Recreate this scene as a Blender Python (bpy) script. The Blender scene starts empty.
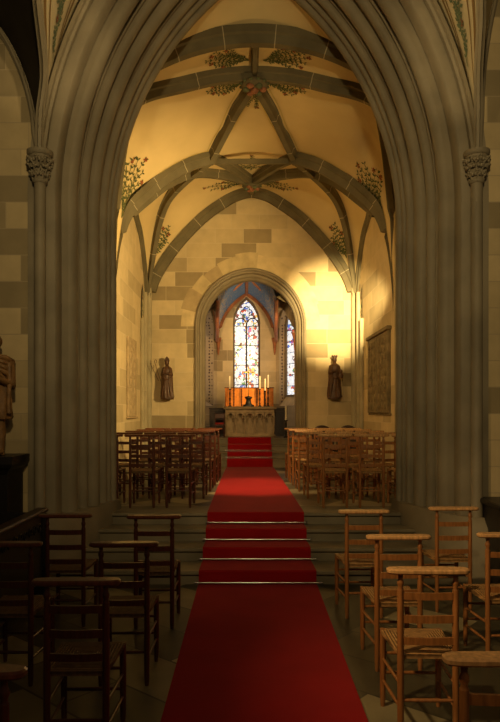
import bpy, math, random
import numpy as np
from mathutils import Vector, Matrix
from mathutils.bvhtree import BVHTree

random.seed(7)
SC = bpy.context.scene
COL = SC.collection
F, CX, CY = 640.0, 245.0, 412.0          # focal length and principal point in pixels
CAMX, CAMZ = -0.13, 1.65
CH = 0.52                                 # chancel floor height
pi = math.pi

def W(px, py, D):
    return Vector((CAMX + (px - CX) * D / F, D, CAMZ + (CY - py) * D / F))

# ------------------------------------------------------------------ mesh helpers
class MB:
    def __init__(s):
        s.v, s.f, s.m, s.sm = [], [], [], []
    def add(s, verts, faces, mi=0, smooth=False):
        b = len(s.v)
        s.v += [tuple(p) for p in verts]
        for f in faces:
            s.f.append([b + i for i in f]); s.m.append(mi); s.sm.append(smooth)
        return s
    def box(s, x0, x1, y0, y1, z0, z1, mi=0, bev=0.0):
        if bev <= 0:
            v = [(x, y, z) for z in (z0, z1) for y in (y0, y1) for x in (x0, x1)]
            return s.add(v, [(0,2,3,1),(4,5,7,6),(0,1,5,4),(2,6,7,3),(0,4,6,2),(1,3,7,5)], mi)
        b = min(bev, (x1-x0)/2.01, (y1-y0)/2.01, (z1-z0)/2.01)
        # chamfered box: three pairs of faces, edge strips, corner triangles
        X, Y, Z = (x0, x1), (y0, y1), (z0, z1)
        v, ix = [], {}
        for i in (0,1):
            for j in (0,1):
                for k in (0,1):
                    si, sj, sk = (b, -b)[i], (b, -b)[j], (b, -b)[k]
                    ix[i,j,k,0] = len(v); v.append((X[i], Y[j]+sj, Z[k]+sk))
                    ix[i,j,k,1] = len(v); v.append((X[i]+si, Y[j], Z[k]+sk))
                    ix[i,j,k,2] = len(v); v.append((X[i]+si, Y[j]+sj, Z[k]))
        f = []
        for i in (0,1):
            q = [ix[i,0,0,0], ix[i,1,0,0], ix[i,1,1,0], ix[i,0,1,0]]; f.append(q if i else q[::-1])
            q = [ix[0,i,0,1], ix[0,i,1,1], ix[1,i,1,1], ix[1,i,0,1]]; f.append(q if i else q[::-1])
            q = [ix[0,0,i,2], ix[1,0,i,2], ix[1,1,i,2], ix[0,1,i,2]]; f.append(q if i else q[::-1])
            for j in (0,1):
                f.append([ix[i,j,0,0], ix[i,j,1,0], ix[i,j,1,1], ix[i,j,0,1]])
                f.append([ix[i,0,j,0], ix[i,1,j,0], ix[i,1,j,2], ix[i,0,j,2]])
                f.append([ix[0,i,j,1], ix[1,i,j,1], ix[1,i,j,2], ix[0,i,j,2]])
                for k in (0,1):
                    f.append([ix[i,j,k,0], ix[i,j,k,1], ix[i,j,k,2]])
        return s.add(v, f, mi)
    def tube(s, pts, rad, n=8, mi=0, cap=True, smooth=True):
        pts = [Vector(p) for p in pts]
        if not hasattr(rad, '__len__'): rad = [rad]*len(pts)
        t0 = (pts[1]-pts[0]).normalized()
        a = Vector((0,0,1)) if abs(t0.z) < .9 else Vector((1,0,0))
        u = t0.cross(a).normalized()
        vs = []
        for i, p in enumerate(pts):
            t = (pts[min(i+1,len(pts)-1)] - pts[max(i-1,0)]).normalized()
            u = (u - t*u.dot(t)).normalized(); w = t.cross(u)
            for k in range(n):
                an = 2*pi*k/n
                vs.append(p + (u*math.cos(an) + w*math.sin(an))*rad[i])
        fs = []
        for i in range(len(pts)-1):
            for k in range(n):
                fs.append((i*n+k, i*n+(k+1)%n, (i+1)*n+(k+1)%n, (i+1)*n+k))
        s.add(vs, fs, mi, smooth)
        if cap:
            s.add(vs[:n], [tuple(range(n))[::-1]], mi); s.add(vs[-n:], [tuple(range(n))], mi)
        return s
    def lathe(s, prof, c=(0,0,0), n=16, mi=0, sx=1, sy=1, fold=None, smooth=True):
        vs, fs = [], []
        for j, (r, z) in enumerate(prof):
            for k in range(n):
                a = 2*pi*k/n
                q = r * (fold(a, z) if fold else 1)
                vs.append((c[0]+q*sx*math.cos(a), c[1]+q*sy*math.sin(a), c[2]+z))
        for j in range(len(prof)-1):
            for k in range(n):
                fs.append((j*n+k, j*n+(k+1)%n, (j+1)*n+(k+1)%n, (j+1)*n+k))
        s.add(vs, fs, mi, smooth)
        s.add(vs[:n], [tuple(range(n))[::-1]], mi); s.add(vs[-n:], [tuple(range(n))], mi)
        return s
    def ball(s, c, r, n=12, mi=0, sc=(1,1,1)):
        m = max(6, n//2+2)
        prof = [(max(1e-4, math.sin(pi*i/m)), -math.cos(pi*i/m)) for i in range(m+1)]
        vs, fs = [], []
        for (q, z) in prof:
            for k in range(n):
                a = 2*pi*k/n
                vs.append((c[0]+r*sc[0]*q*math.cos(a), c[1]+r*sc[1]*q*math.sin(a), c[2]+r*sc[2]*z))
        for j in range(m):
            for k in range(n):
                fs.append((j*n+k, j*n+(k+1)%n, (j+1)*n+(k+1)%n, (j+1)*n+k))
        return s.add(vs, fs, mi, True)
    def grid(s, P, mi=0, smooth=True, flip=False):
        r, c = len(P), len(P[0])
        vs = [p for row in P for p in row]
        fs = []
        for i in range(r-1):
            for j in range(c-1):
                q = (i*c+j, i*c+j+1, (i+1)*c+j+1, (i+1)*c+j)
                fs.append(q[::-1] if flip else q)
        return s.add(vs, fs, mi, smooth)
    def mesh(s, name, mats, sharp=None):
        me = bpy.data.meshes.new(name)
        me.from_pydata(s.v, [], s.f)
        for m in (mats if isinstance(mats, (list, tuple)) else [mats]): me.materials.append(m)
        me.polygons.foreach_set('material_index', s.m)
        me.polygons.foreach_set('use_smooth', s.sm)
        me.validate(); me.update()
        if sharp: me.set_sharp_from_angle(angle=math.radians(sharp))
        return me
    def build(s, name, mats, parent=None, sharp=None, loc=None, rz=0):
        o = bpy.data.objects.new(name, s.mesh(name, mats, sharp))
        COL.objects.link(o)
        if loc is not None: o.location = loc
        if rz: o.rotation_euler.z = rz
        if parent is not None: o.parent = parent
        return o

def tag(o, label, cat, group=None, kind=None):
    o['label'] = label; o['category'] = cat
    if group: o['group'] = group
    if kind: o['kind'] = kind
    return o
def struct(o):
    o['kind'] = 'structure'; return o
def empty(name, loc, rz=0):
    o = bpy.data.objects.new(name, None); COL.objects.link(o)
    o.location = loc; o.rotation_euler.z = rz; o.empty_display_size = .1
    return o
def copy_tree(o, parent=None):
    c = o.copy(); COL.objects.link(c)
    if parent is not None: c.parent = parent
    for ch in list(o.children): copy_tree(ch, c)
    return c

# ------------------------------------------------------------------ materials
def lin(r, g, b): 
    return tuple((c/255/12.92 if c/255 <= .04045 else ((c/255+.055)/1.055)**2.4) for c in (r,g,b)) + (1,)
def nt(name):
    m = bpy.data.materials.new(name); m.use_nodes = True
    t = m.node_tree; b = t.nodes['Principled BSDF']
    return m, t, b
def node(t, typ, **kw):
    n = t.nodes.new(typ)
    for k, v in kw.items():
        if k in n.inputs.keys() if isinstance(k, str) else False: n.inputs[k].default_value = v
        else: setattr(n, k, v)
    return n
def plain(name, c, rough=.6, var=.25, scale=6, bump=.15, metal=0, spec=.5, bscale=None):
    m, t, b = nt(name)
    tc = node(t, 'ShaderNodeTexCoord')
    nz = node(t, 'ShaderNodeTexNoise'); nz.inputs['Scale'].default_value = scale; nz.inputs['Detail'].default_value = 5
    t.links.new(tc.outputs['Object'], nz.inputs['Vector'])
    rp = node(t, 'ShaderNodeValToRGB')
    rp.color_ramp.elements[0].position = .3; rp.color_ramp.elements[1].position = .7
    rp.color_ramp.elements[0].color = tuple(x*(1-var) for x in c[:3])+(1,)
    rp.color_ramp.elements[1].color = tuple(min(1, x*(1+var)) for x in c[:3])+(1,)
    t.links.new(nz.outputs['Fac'], rp.inputs['Fac']); t.links.new(rp.outputs['Color'], b.inputs['Base Color'])
    b.inputs['Roughness'].default_value = rough; b.inputs['Metallic'].default_value = metal
    b.inputs['Specular IOR Level'].default_value = spec
    if bump:
        n2 = node(t, 'ShaderNodeTexNoise'); n2.inputs['Scale'].default_value = bscale or scale*5; n2.inputs['Detail'].default_value = 4
        t.links.new(tc.outputs['Object'], n2.inputs['Vector'])
        bp = node(t, 'ShaderNodeBump'); bp.inputs['Strength'].default_value = bump; bp.inputs['Distance'].default_value = .02
        t.links.new(n2.outputs['Fac'], bp.inputs['Height']); t.links.new(bp.outputs['Normal'], b.inputs['Normal'])
    return m
def wood(name, c, rough=.4, coat=0.0):
    m, t, b = nt(name)
    tc = node(t, 'ShaderNodeTexCoord'); mp = node(t, 'ShaderNodeMapping')
    mp.inputs['Scale'].default_value = (14, 14, 2)
    nz = node(t, 'ShaderNodeTexNoise'); nz.inputs['Scale'].default_value = 4; nz.inputs['Detail'].default_value = 6
    t.links.new(tc.outputs['Object'], mp.inputs['Vector']); t.links.new(mp.outputs['Vector'], nz.inputs['Vector'])
    rp = node(t, 'ShaderNodeValToRGB')
    rp.color_ramp.elements[0].position = .3; rp.color_ramp.elements[1].position = .75
    rp.color_ramp.elements[0].color = tuple(x*.6 for x in c[:3])+(1,)
    rp.color_ramp.elements[1].color = tuple(min(1,x*1.25) for x in c[:3])+(1,)
    t.links.new(nz.outputs['Fac'], rp.inputs['Fac']); t.links.new(rp.outputs['Color'], b.inputs['Base Color'])
    b.inputs['Roughness'].default_value = rough
    b.inputs['Coat Weight'].default_value = coat; b.inputs['Coat Roughness'].default_value = .2
    return m
def blocks(name, along, ca, cb, cm, bw=.56, rh=.285, rough=.85, off=(0,0,0)):
    """ashlar: u runs along the wall (vector 'along'), v is height"""
    m, t, b = nt(name)
    g = node(t, 'ShaderNodeNewGeometry')
    dt = node(t, 'ShaderNodeVectorMath', operation='DOT_PRODUCT'); dt.inputs[1].default_value = along
    sp = node(t, 'ShaderNodeSeparateXYZ'); cb_ = node(t, 'ShaderNodeCombineXYZ')
    t.links.new(g.outputs['Position'], dt.inputs[0]); t.links.new(g.outputs['Position'], sp.inputs[0])
    t.links.new(dt.outputs['Value'], cb_.inputs['X']); t.links.new(sp.outputs['Z'], cb_.inputs['Y'])
    ad = node(t, 'ShaderNodeVectorMath', operation='ADD'); ad.inputs[1].default_value = (off[0]+50, off[1]+50, 0)
    t.links.new(cb_.outputs[0], ad.inputs[0])
    def brick(c1, c2, mor, w, bias):
        n = node(t, 'ShaderNodeTexBrick'); n.offset = .43; n.squash = 1.25; n.squash_frequency = 3; n.offset_frequency = 2
        n.inputs['Scale'].default_value = 1; n.inputs['Brick Width'].default_value = w; n.inputs['Row Height'].default_value = rh
        n.inputs['Mortar Size'].default_value = .005; n.inputs['Mortar Smooth'].default_value = .3; n.inputs['Bias'].default_value = bias
        n.inputs['Color1'].default_value = c1; n.inputs['Color2'].default_value = c2; n.inputs['Mortar'].default_value = mor
        t.links.new(ad.outputs[0], n.inputs['Vector']); return n
    n = brick((0,0,0,1), (1,1,1,1), (.25,.25,.25,1), bw, 0)
    rp = node(t, 'ShaderNodeValToRGB'); e = rp.color_ramp.elements
    e[0].position = .0; e[0].color = cb
    e[1].position = 1; e[1].color = ca
    for p, k in ((.22, .12), (.34, .7), (.6, .85), (.8, 1.0)):
        x = e.new(p); x.color = tuple(cb[i]*(1-k)+ca[i]*k for i in range(3))+(1,)
    t.links.new(n.outputs['Color'], rp.inputs['Fac'])
    nz = node(t, 'ShaderNodeTexNoise'); nz.inputs['Scale'].default_value = 5; nz.inputs['Detail'].default_value = 8
    t.links.new(g.outputs['Position'], nz.inputs['Vector'])
    mr = node(t, 'ShaderNodeMapRange'); mr.inputs['To Min'].default_value = .78; mr.inputs['To Max'].default_value = 1.18
    t.links.new(nz.outputs['Fac'], mr.inputs['Value'])
    mu = node(t, 'ShaderNodeMix', data_type='RGBA', blend_type='MULTIPLY'); mu.inputs[0].default_value = 1
    t.links.new(rp.outputs['Color'], mu.inputs[6]); t.links.new(mr.outputs[0], mu.inputs[7])
    mm = node(t, 'ShaderNodeMix', data_type='RGBA'); mm.inputs[7].default_value = cm
    t.links.new(n.outputs['Fac'], mm.inputs[0]); t.links.new(mu.outputs[2], mm.inputs[6])
    t.links.new(mm.outputs[2], b.inputs['Base Color'])
    bp = node(t, 'ShaderNodeBump'); bp.inputs['Strength'].default_value = .35; bp.inputs['Distance'].default_value = .01; bp.invert = True
    t.links.new(n.outputs['Fac'], bp.inputs['Height']); t.links.new(bp.outputs['Normal'], b.inputs['Normal'])
    b.inputs['Roughness'].default_value = rough; b.inputs['Specular IOR Level'].default_value = .25
    return m

ST_A, ST_B, ST_M = (.62,.50,.30,1), (.30,.235,.135,1), (.60,.50,.33,1)
M = {}
M['wall_x'] = blocks('ashlar_across', (1,0,0), ST_A, ST_B, ST_M)
M['wall_y'] = blocks('ashlar_along', (0,1,0), ST_A, (.46,.37,.22,1), ST_M, off=(.2,.1,0))
M['wall_nave'] = blocks('ashlar_nave', (1,0,0), (.56,.44,.25,1), (.27,.215,.125,1), (.40,.32,.2,1), bw=.42, rh=.262, off=(.05,-.02,0))
M['pier'] = plain('grey_moulded_stone', (.235,.196,.132,1), .62, .2, 2.5, .12, spec=.4, bscale=40)
M['rib'] = plain('rib_stone', (.140,.120,.072,1), .8, .2, 3, .12, spec=.25)
M['ribjoint'] = plain('rib_joint_mortar', (.40,.35,.24,1), .9, .1, 6, 0)
M['ribline'] = plain('ochre_line_along_rib', (.52,.40,.13,1), .8, .1, 6, 0)
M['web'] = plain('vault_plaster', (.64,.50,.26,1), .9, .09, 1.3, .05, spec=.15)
M['webshade'] = plain('shaded_plaster', (.045,.036,.022,1), .9, .2, 3, .05, spec=.1)  # shade on the left aisle web, put into a near-black base colour
M['shaft'] = plain('pale_shaft_stone', (.36,.31,.20,1), .75, .15, 4, .1, spec=.3)
M['vous'] = [plain('voussoir_a', (.50,.40,.23,1), .85, .15, 6, .1, spec=.2), plain('voussoir_b', (.60,.48,.28,1), .85, .15, 6, .1, spec=.2), plain('voussoir_c', (.40,.31,.18,1), .85, .15, 6, .1, spec=.2)]
M['leaf'] = plain('painted_leaf_green', (.085,.10,.035,1), .9, .3, 20, 0)
M['petal'] = plain('painted_petal_red', (.32,.065,.02,1), .9, .3, 20, 0)
M['panel'] = plain('painted_panel_cream', (.60,.50,.30,1), .9, .08, 4, .05)
M['panelline'] = plain('panel_border_ochre', (.22,.13,.04,1), .9, .1, 6, 0)
M['panelleaf'] = plain('panel_leaf_green', (.13,.17,.09,1), .9, .3, 20, 0)
M['boss'] = plain('boss_painted_red', (.30,.12,.06,1), .7, .5, 25, .3)
M['bossgreen'] = plain('boss_painted_green', (.10,.12,.06,1), .7, .3, 25, .3)
M['carpet'] = None
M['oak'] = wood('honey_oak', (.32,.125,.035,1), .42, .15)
M['oakrail'] = wood('toplit_oak_rail', (.62,.34,.14,1), .38, .2)  # base colour raised to stand in for light on the rail tops
M['dark'] = wood('dark_chair_wood', (.085,.022,.010,1), .36, .3)  # darker wood, rail and rush tones for the left-hand chairs
M['darkrail'] = wood('dark_chair_rail', (.15,.042,.017,1), .3, .4)
M['black'] = wood('blackened_oak', (.012,.008,.006,1), .5, .1)
M['cab'] = wood('dark_brown_panel', (.04,.016,.009,1), .45, .15)
M['bronze'] = plain('dark_carved_wood', (.085,.040,.020,1), .42, .35, 18, .3, spec=.5)
M['polychrome'] = plain('brown_gilded_carving', (.24,.125,.045,1), .5, .4, 12, .3)
M['gold'] = plain('gilt_metal', (.75,.47,.13,1), .32, .2, 20, .1, metal=1)
M['retable'] = plain('orange_gilt_panel', (.86,.27,.025,1), .42, .22, 14, .2, metal=.15)
M['retdark'] = plain('retable_dark_gilding', (.17,.050,.012,1), .5, .4, 30, .3, metal=.2)
M['wax'] = plain('candle_wax', (.82,.74,.52,1), .5, .05, 8, 0)
M['iron'] = plain('black_iron', (.02,.017,.014,1), .45, .2, 20, .1, metal=.6)
M['rod'] = plain('polished_steel_rod', (.72,.70,.66,1), .25, .05, 10, 0, metal=1)
M['altar'] = plain('altar_sandstone', (.27,.19,.10,1), .8, .2, 8, .2, spec=.2)
M['step'] = plain('step_stone', (.21,.175,.115,1), .6, .3, 2.2, .15, spec=.4)
M['stepshade'] = plain('step_nosing_shade', (.035,.028,.02,1), .6, .3, 4, .1)  # shadow under the step nosings, painted as a dark strip
M['lead'] = plain('window_lead', (.03,.03,.035,1), .6, .1, 10, 0)
M['tracery'] = plain('tracery_stone', (.17,.13,.085,1), .8, .15, 8, .1)
M['reddish'] = plain('painted_rib_red', (.30,.11,.04,1), .75, .3, 10, .05)
M['relief'] = plain('relief_sandstone', (.20,.155,.085,1), .85, .3, 7, .5, spec=.2, bscale=22)
M['reliefpale'] = plain('relief_pale', (.42,.32,.19,1), .85, .22, 9, .5, spec=.2, bscale=22)
M['red_cloth'] = plain('red_cushion', (.35,.02,.015,1), .85, .2, 12, .2)

def carpet_mat():
    m, t, b = nt('red_carpet_pile')
    g = node(t, 'ShaderNodeNewGeometry')
    n1 = node(t, 'ShaderNodeTexNoise'); n1.inputs['Scale'].default_value = 3; n1.inputs['Detail'].default_value = 6
    n2 = node(t, 'ShaderNodeTexNoise'); n2.inputs['Scale'].default_value = 260; n2.inputs['Detail'].default_value = 2
    for n in (n1, n2): t.links.new(g.outputs['Position'], n.inputs['Vector'])
    mr = node(t, 'ShaderNodeMapRange'); mr.inputs['To Min'].default_value = .75; mr.inputs['To Max'].default_value = 1.2
    t.links.new(n1.outputs['Fac'], mr.inputs['Value'])
    mu = node(t, 'ShaderNodeMix', data_type='RGBA', blend_type='MULTIPLY'); mu.inputs[0].default_value = 1
    mu.inputs[6].default_value = (.34,.007,.009,1); t.links.new(mr.outputs[0], mu.inputs[7])
    t.links.new(mu.outputs[2], b.inputs['Base Color'])
    b.inputs['Roughness'].default_value = .95; b.inputs['Specular IOR Level'].default_value = .1
    b.inputs['Sheen Weight'].default_value = .08
    bp = node(t, 'ShaderNodeBump'); bp.inputs['Strength'].default_value = .4; bp.inputs['Distance'].default_value = .004
    t.links.new(n2.outputs['Fac'], bp.inputs['Height']); t.links.new(bp.outputs['Normal'], b.inputs['Normal'])
    return m
M['carpet'] = carpet_mat()

def floor_mat():
    m, t, b = nt('slate_slab_floor')
    g = node(t, 'ShaderNodeNewGeometry')
    mp = node(t, 'ShaderNodeMapping'); mp.inputs['Rotation'].default_value = (0, 0, math.radians(41)); mp.inputs['Location'].default_value = (20, 20, 0)
    t.links.new(g.outputs['Position'], mp.inputs['Vector'])
    n = node(t, 'ShaderNodeTexBrick'); n.offset = .37; n.squash = 1.5; n.squash_frequency = 2
    for k, v in (('Scale',1),('Brick Width',.62),('Row Height',.43),('Mortar Size',.008),('Mortar Smooth',.2),('Bias',0)): n.inputs[k].default_value = v
    n.inputs['Color1'].default_value = (0,0,0,1); n.inputs['Color2'].default_value = (1,1,1,1); n.inputs['Mortar'].default_value = (0,0,0,1)
    t.links.new(mp.outputs[0], n.inputs['Vector'])
    rp = node(t, 'ShaderNodeValToRGB'); e = rp.color_ramp.elements
    e[0].color = (.035,.03,.016,1); e[1].color = (.42,.35,.20,1); x = e.new(.55); x.color = (.10,.083,.046,1)
    t.links.new(n.outputs['Color'], rp.inputs['Fac'])
    nz = node(t, 'ShaderNodeTexNoise'); nz.inputs['Scale'].default_value = 4; nz.inputs['Detail'].default_value = 8
    t.links.new(g.outputs['Position'], nz.inputs['Vector'])
    mr = node(t, 'ShaderNodeMapRange'); mr.inputs['To Min'].default_value = .55; mr.inputs['To Max'].default_value = 1.4
    t.links.new(nz.outputs['Fac'], mr.inputs['Value'])
    mu = node(t, 'ShaderNodeMix', data_type='RGBA', blend_type='MULTIPLY'); mu.inputs[0].default_value = 1
    t.links.new(rp.outputs[0], mu.inputs[6]); t.links.new(mr.outputs[0], mu.inputs[7])
    mm = node(t, 'ShaderNodeMix', data_type='RGBA'); mm.inputs[7].default_value = (.03,.025,.016,1)
    t.links.new(n.outputs['Fac'], mm.inputs[0]); t.links.new(mu.outputs[2], mm.inputs[6])
    t.links.new(mm.outputs[2], b.inputs['Base Color'])
    b.inputs['Roughness'].default_value = .42
    return m
M['floor'] = floor_mat()

def rush_mat(name, c):
    m, t, b = nt(name)
    tc = node(t, 'ShaderNodeTexCoord'); sp = node(t, 'ShaderNodeSeparateXYZ'); t.links.new(tc.outputs['Object'], sp.inputs[0])
    def math_(op, a, bb=None):
        n = node(t, 'ShaderNodeMath', operation=op)
        for i, v in enumerate((a, bb)):
            if v is None: continue
            if hasattr(v, 'is_linked') or hasattr(v, 'links'): t.links.new(v, n.inputs[i])
            else: n.inputs[i].default_value = v
        return n.outputs[0]
    ax, ay = math_('ABSOLUTE', sp.outputs['X']), math_('ABSOLUTE', sp.outputs['Y'])
    mask = math_('GREATER_THAN', math_('MULTIPLY', ax, 1.1), ay)     # side triangles: cords run front to back
    u = node(t, 'ShaderNodeMix', data_type='FLOAT')
    t.links.new(mask, u.inputs[0]); t.links.new(sp.outputs['Y'], u.inputs[2]); t.links.new(sp.outputs['X'], u.inputs[3])
    s = math_('SINE', math_('MULTIPLY', u.outputs[0], 420.0))
    nz = node(t, 'ShaderNodeTexNoise'); nz.inputs['Scale'].default_value = 40; t.links.new(tc.outputs['Object'], nz.inputs['Vector'])
    f = math_('ADD', math_('MULTIPLY', s, .3), nz.outputs['Fac'])
    rp = node(t, 'ShaderNodeValToRGB'); e = rp.color_ramp.elements
    e[0].position = .2; e[0].color = tuple(x*.45 for x in c[:3])+(1,); e[1].position = .75; e[1].color = tuple(x*1.15 for x in c[:3])+(1,)
    t.links.new(f, rp.inputs['Fac']); t.links.new(rp.outputs[0], b.inputs['Base Color'])
    bp = node(t, 'ShaderNodeBump'); bp.inputs['Strength'].default_value = .6; bp.inputs['Distance'].default_value = .006
    t.links.new(s, bp.inputs['Height']); t.links.new(bp.outputs['Normal'], b.inputs['Normal'])
    b.inputs['Roughness'].default_value = .7
    return m
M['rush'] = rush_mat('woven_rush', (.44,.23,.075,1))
M['rushdark'] = rush_mat('dark_woven_rush', (.17,.085,.035,1))

def stained(name, scale, strength, dens=.5, seed=0.0):
    m, t, b = nt(name)
    g = node(t, 'ShaderNodeNewGeometry'); mp = node(t, 'ShaderNodeMapping')
    mp.inputs['Location'].default_value = (3.1+seed, 1.7, seed); mp.inputs['Scale'].default_value = (1, .35, 1)
    t.links.new(g.outputs['Position'], mp.inputs['Vector'])
    v = node(t, 'ShaderNodeTexVoronoi'); v.inputs['Scale'].default_value = scale
    t.links.new(mp.outputs[0], v.inputs['Vector'])
    sp = node(t, 'ShaderNodeSeparateColor'); t.links.new(v.outputs['Color'], sp.inputs[0])
    big = node(t, 'ShaderNodeTexVoronoi'); big.inputs['Scale'].default_value = scale*.28; t.links.new(mp.outputs[0], big.inputs['Vector'])
    md = node(t, 'ShaderNodeMath', operation='LESS_THAN'); md.inputs[1].default_value = dens; t.links.new(big.outputs['Distance'], md.inputs[0])
    rp = node(t, 'ShaderNodeValToRGB'); rp.color_ramp.interpolation = 'CONSTANT'; e = rp.color_ramp.elements
    cols = [(0,(.85,.93,1)),(.34,(.95,.96,.92)),(.5,(.55,.10,.05)),(.58,(.10,.19,.62)),(.68,(.8,.5,.12)),(.76,(.9,.93,1)),(.86,(.13,.05,.03)),(.92,(.45,.12,.32)),(.96,(.12,.3,.12))]
    e[0].position = 0; e[0].color = cols[0][1]+(1,); e[1].position = cols[1][0]; e[1].color = cols[1][1]+(1,)
    for p, c in cols[2:]: x = e.new(p); x.color = c+(1,)
    t.links.new(sp.outputs[0], rp.inputs['Fac'])
    mx = node(t, 'ShaderNodeMix', data_type='RGBA'); mx.inputs[6].default_value = (.86,.93,1,1)
    t.links.new(md.outputs[0], mx.inputs[0]); t.links.new(rp.outputs[0], mx.inputs[7])
    ve = node(t, 'ShaderNodeTexVoronoi', feature='DISTANCE_TO_EDGE'); ve.inputs['Scale'].default_value = scale; t.links.new(mp.outputs[0], ve.inputs['Vector'])
    ln = node(t, 'ShaderNodeMath', operation='LESS_THAN'); ln.inputs[1].default_value = .045; t.links.new(ve.outputs['Distance'], ln.inputs[0])
    m2 = node(t, 'ShaderNodeMix', data_type='RGBA'); m2.inputs[7].default_value = (.14,.16,.2,1)
    t.links.new(ln.outputs[0], m2.inputs[0]); t.links.new(mx.outputs[2], m2.inputs[6])
    t.links.new(m2.outputs[2], b.inputs['Base Color']); t.links.new(m2.outputs[2], b.inputs['Emission Color'])
    b.inputs['Emission Strength'].default_value = strength; b.inputs['Roughness'].default_value = .2
    return m
M['glassblue'] = stained('stained_glass_blue_border', 26, .8, 9, 7.7)
M['glass'] = stained('stained_glass', 15, .74, .55)
M['glasstop'] = stained('stained_glass_tracery', 17, .9, .75, 2.3)
M['glassside'] = stained('stained_glass_side', 17, .95, .45, 5.1)

def apse_web_mat():
    m, t, b = nt('apse_painted_vault')
    g = node(t, 'ShaderNodeNewGeometry')
    v = node(t, 'ShaderNodeTexVoronoi'); v.inputs['Scale'].default_value = 15; t.links.new(g.outputs['Position'], v.inputs['Vector'])
    sp = node(t, 'ShaderNodeSeparateXYZ'); t.links.new(g.outputs['Position'], sp.inputs[0])
    hz = node(t, 'ShaderNodeMapRange'); hz.inputs['From Min'].default_value = 4.1; hz.inputs['From Max'].default_value = 4.75
    t.links.new(sp.outputs['Z'], hz.inputs['Value'])
    nz = node(t, 'ShaderNodeTexNoise'); nz.inputs['Scale'].default_value = 7; t.links.new(g.outputs['Position'], nz.inputs['Vector'])
    th = node(t, 'ShaderNodeMapRange'); th.inputs['To Min'].default_value = .48; th.inputs['To Max'].default_value = .16
    t.links.new(hz.outputs[0], th.inputs['Value'])
    lt = node(t, 'ShaderNodeMath', operation='LESS_THAN'); t.links.new(v.outputs['Distance'], lt.inputs[0]); t.links.new(th.outputs[0], lt.inputs[1])
    mx = node(t, 'ShaderNodeMix', data_type='RGBA'); mx.inputs[6].default_value = (.10,.20,.40,1); mx.inputs[7].default_value = (.55,.40,.17,1)
    t.links.new(lt.outputs[0], mx.inputs[0]); t.links.new(mx.outputs[2], b.inputs['Base Color'])
    b.inputs['Roughness'].default_value = .8
    return m
M['apseweb'] = apse_web_mat()
def dotted_mat():
    m, t, b = nt('painted_dotted_reveal')
    g = node(t, 'ShaderNodeNewGeometry')
    v = node(t, 'ShaderNodeTexVoronoi'); v.inputs['Scale'].default_value = 12; v.inputs['Randomness'].default_value = .25
    t.links.new(g.outputs['Position'], v.inputs['Vector'])
    lt = node(t, 'ShaderNodeMath', operation='LESS_THAN'); lt.inputs[1].default_value = .33; t.links.new(v.outputs['Distance'], lt.inputs[0])
    mx = node(t, 'ShaderNodeMix', data_type='RGBA'); mx.inputs[6].default_value = (.36,.26,.13,1); mx.inputs[7].default_value = (.09,.05,.025,1)
    t.links.new(lt.outputs[0], mx.inputs[0]); t.links.new(mx.outputs[2], b.inputs['Base Color']); b.inputs['Roughness'].default_value = .85
    return m
M['dotted'] = dotted_mat()

# ------------------------------------------------------------------ chancel vault surface
def barrel(x, c=4.35):
    x = abs(x); R, cx, s = 2.37, -.25, 2.0
    q = R*R - (x-cx)**2
    z = s + math.sqrt(max(q, 0))
    return z
def crown(D): return 4.35 + max(0, (10.4-D))*.095
def bz(x, D): return barrel(x) + (crown(D)-4.35)*(1-min(1, abs(x)/2.12))
B1, B2, KP = (0, 8.78), (0, 12.0), (.68, 10.5)
rib_MK = [(2.10,9.56,1.5),(2.085,9.58,1.95),(2.05,9.66,2.6),(1.93,9.8,3.13),(1.66,10.05,3.52),(1.32,10.23,3.84),(1.0,10.36,4.06),(.68,10.5,4.20)]
rib_KB2 = [(.68,10.5,4.20),(.4,11.05,4.27),(.0,11.95,4.33)]
rib_FK = [(2.06,12.62,2.3),(1.99,12.5,2.75),(1.90,12.36,3.2),(1.75,12.1,3.66),(1.54,11.77,3.96),(1.2,11.25,4.10),(.68,10.5,4.20)]
rib_B1K = [(0,8.85,4.60),(.25,9.45,4.50),(.46,9.98,4.37),(.68,10.5,4.20)]
rib_lat2 = [(0,12.0,4.35),(.5,11.6,4.33),(1.0,11.1,4.18),(1.43,10.65,3.84),(1.75,10.25,3.42),(1.93,9.98,3.14)]
rib_lat1 = [(0,8.75,4.64),(.5,8.68,4.57),(1.0,8.57,4.40),(1.45,8.45,4.22),(1.75,8.35,3.97),(2.0,8.25,3.5),(2.09,8.2,3.1)]
rib_R0 = [(x, 7.95, 4.70-(2.75-math.sqrt(2.75**2-x*x))) for x in (0,.3,.6,.9,1.2,1.45,1.65,1.85,2.0,2.06)]
back_arch = [(0,12.66,4.38),(.3,12.66,4.31),(.54,12.66,4.18),(.95,12.66,3.89),(1.36,12.66,3.48),(1.65,12.66,3.12),(1.9,12.66,2.72),(2.02,12.66,2.40),(2.07,12.66,2.1)]
rib_wallM = [(2.08,9.58,2.05),(2.03,9.4,3.0),(1.9,9.1,3.62),(1.7,8.6,4.0)]
wallW = [(2.1,9.6,2.05),(2.1,10.1,2.75),(2.1,10.8,3.3),(2.1,11.3,3.48),(2.1,11.8,3.3),(2.1,12.2,2.85),(2.1,12.5,2.35)]
pts = []
for L in (rib_MK, rib_KB2, rib_FK, rib_B1K, rib_lat2, rib_lat1, rib_R0, back_arch, wallW, rib_wallM): pts += L
for D in (8.3, 8.9, 9.4, 9.9):
    k = (D-8.3)/1.6
    for x, za, zb_ in ((0,4.68,4.40),(.5,4.62,4.33),(1.0,4.46,4.14),(1.45,4.25,3.80)): pts.append((x, D, za+(zb_-za)*k))
for D in (10.2, 11.0, 11.5, 12.3): pts.append((0, D, 4.36))
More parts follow.
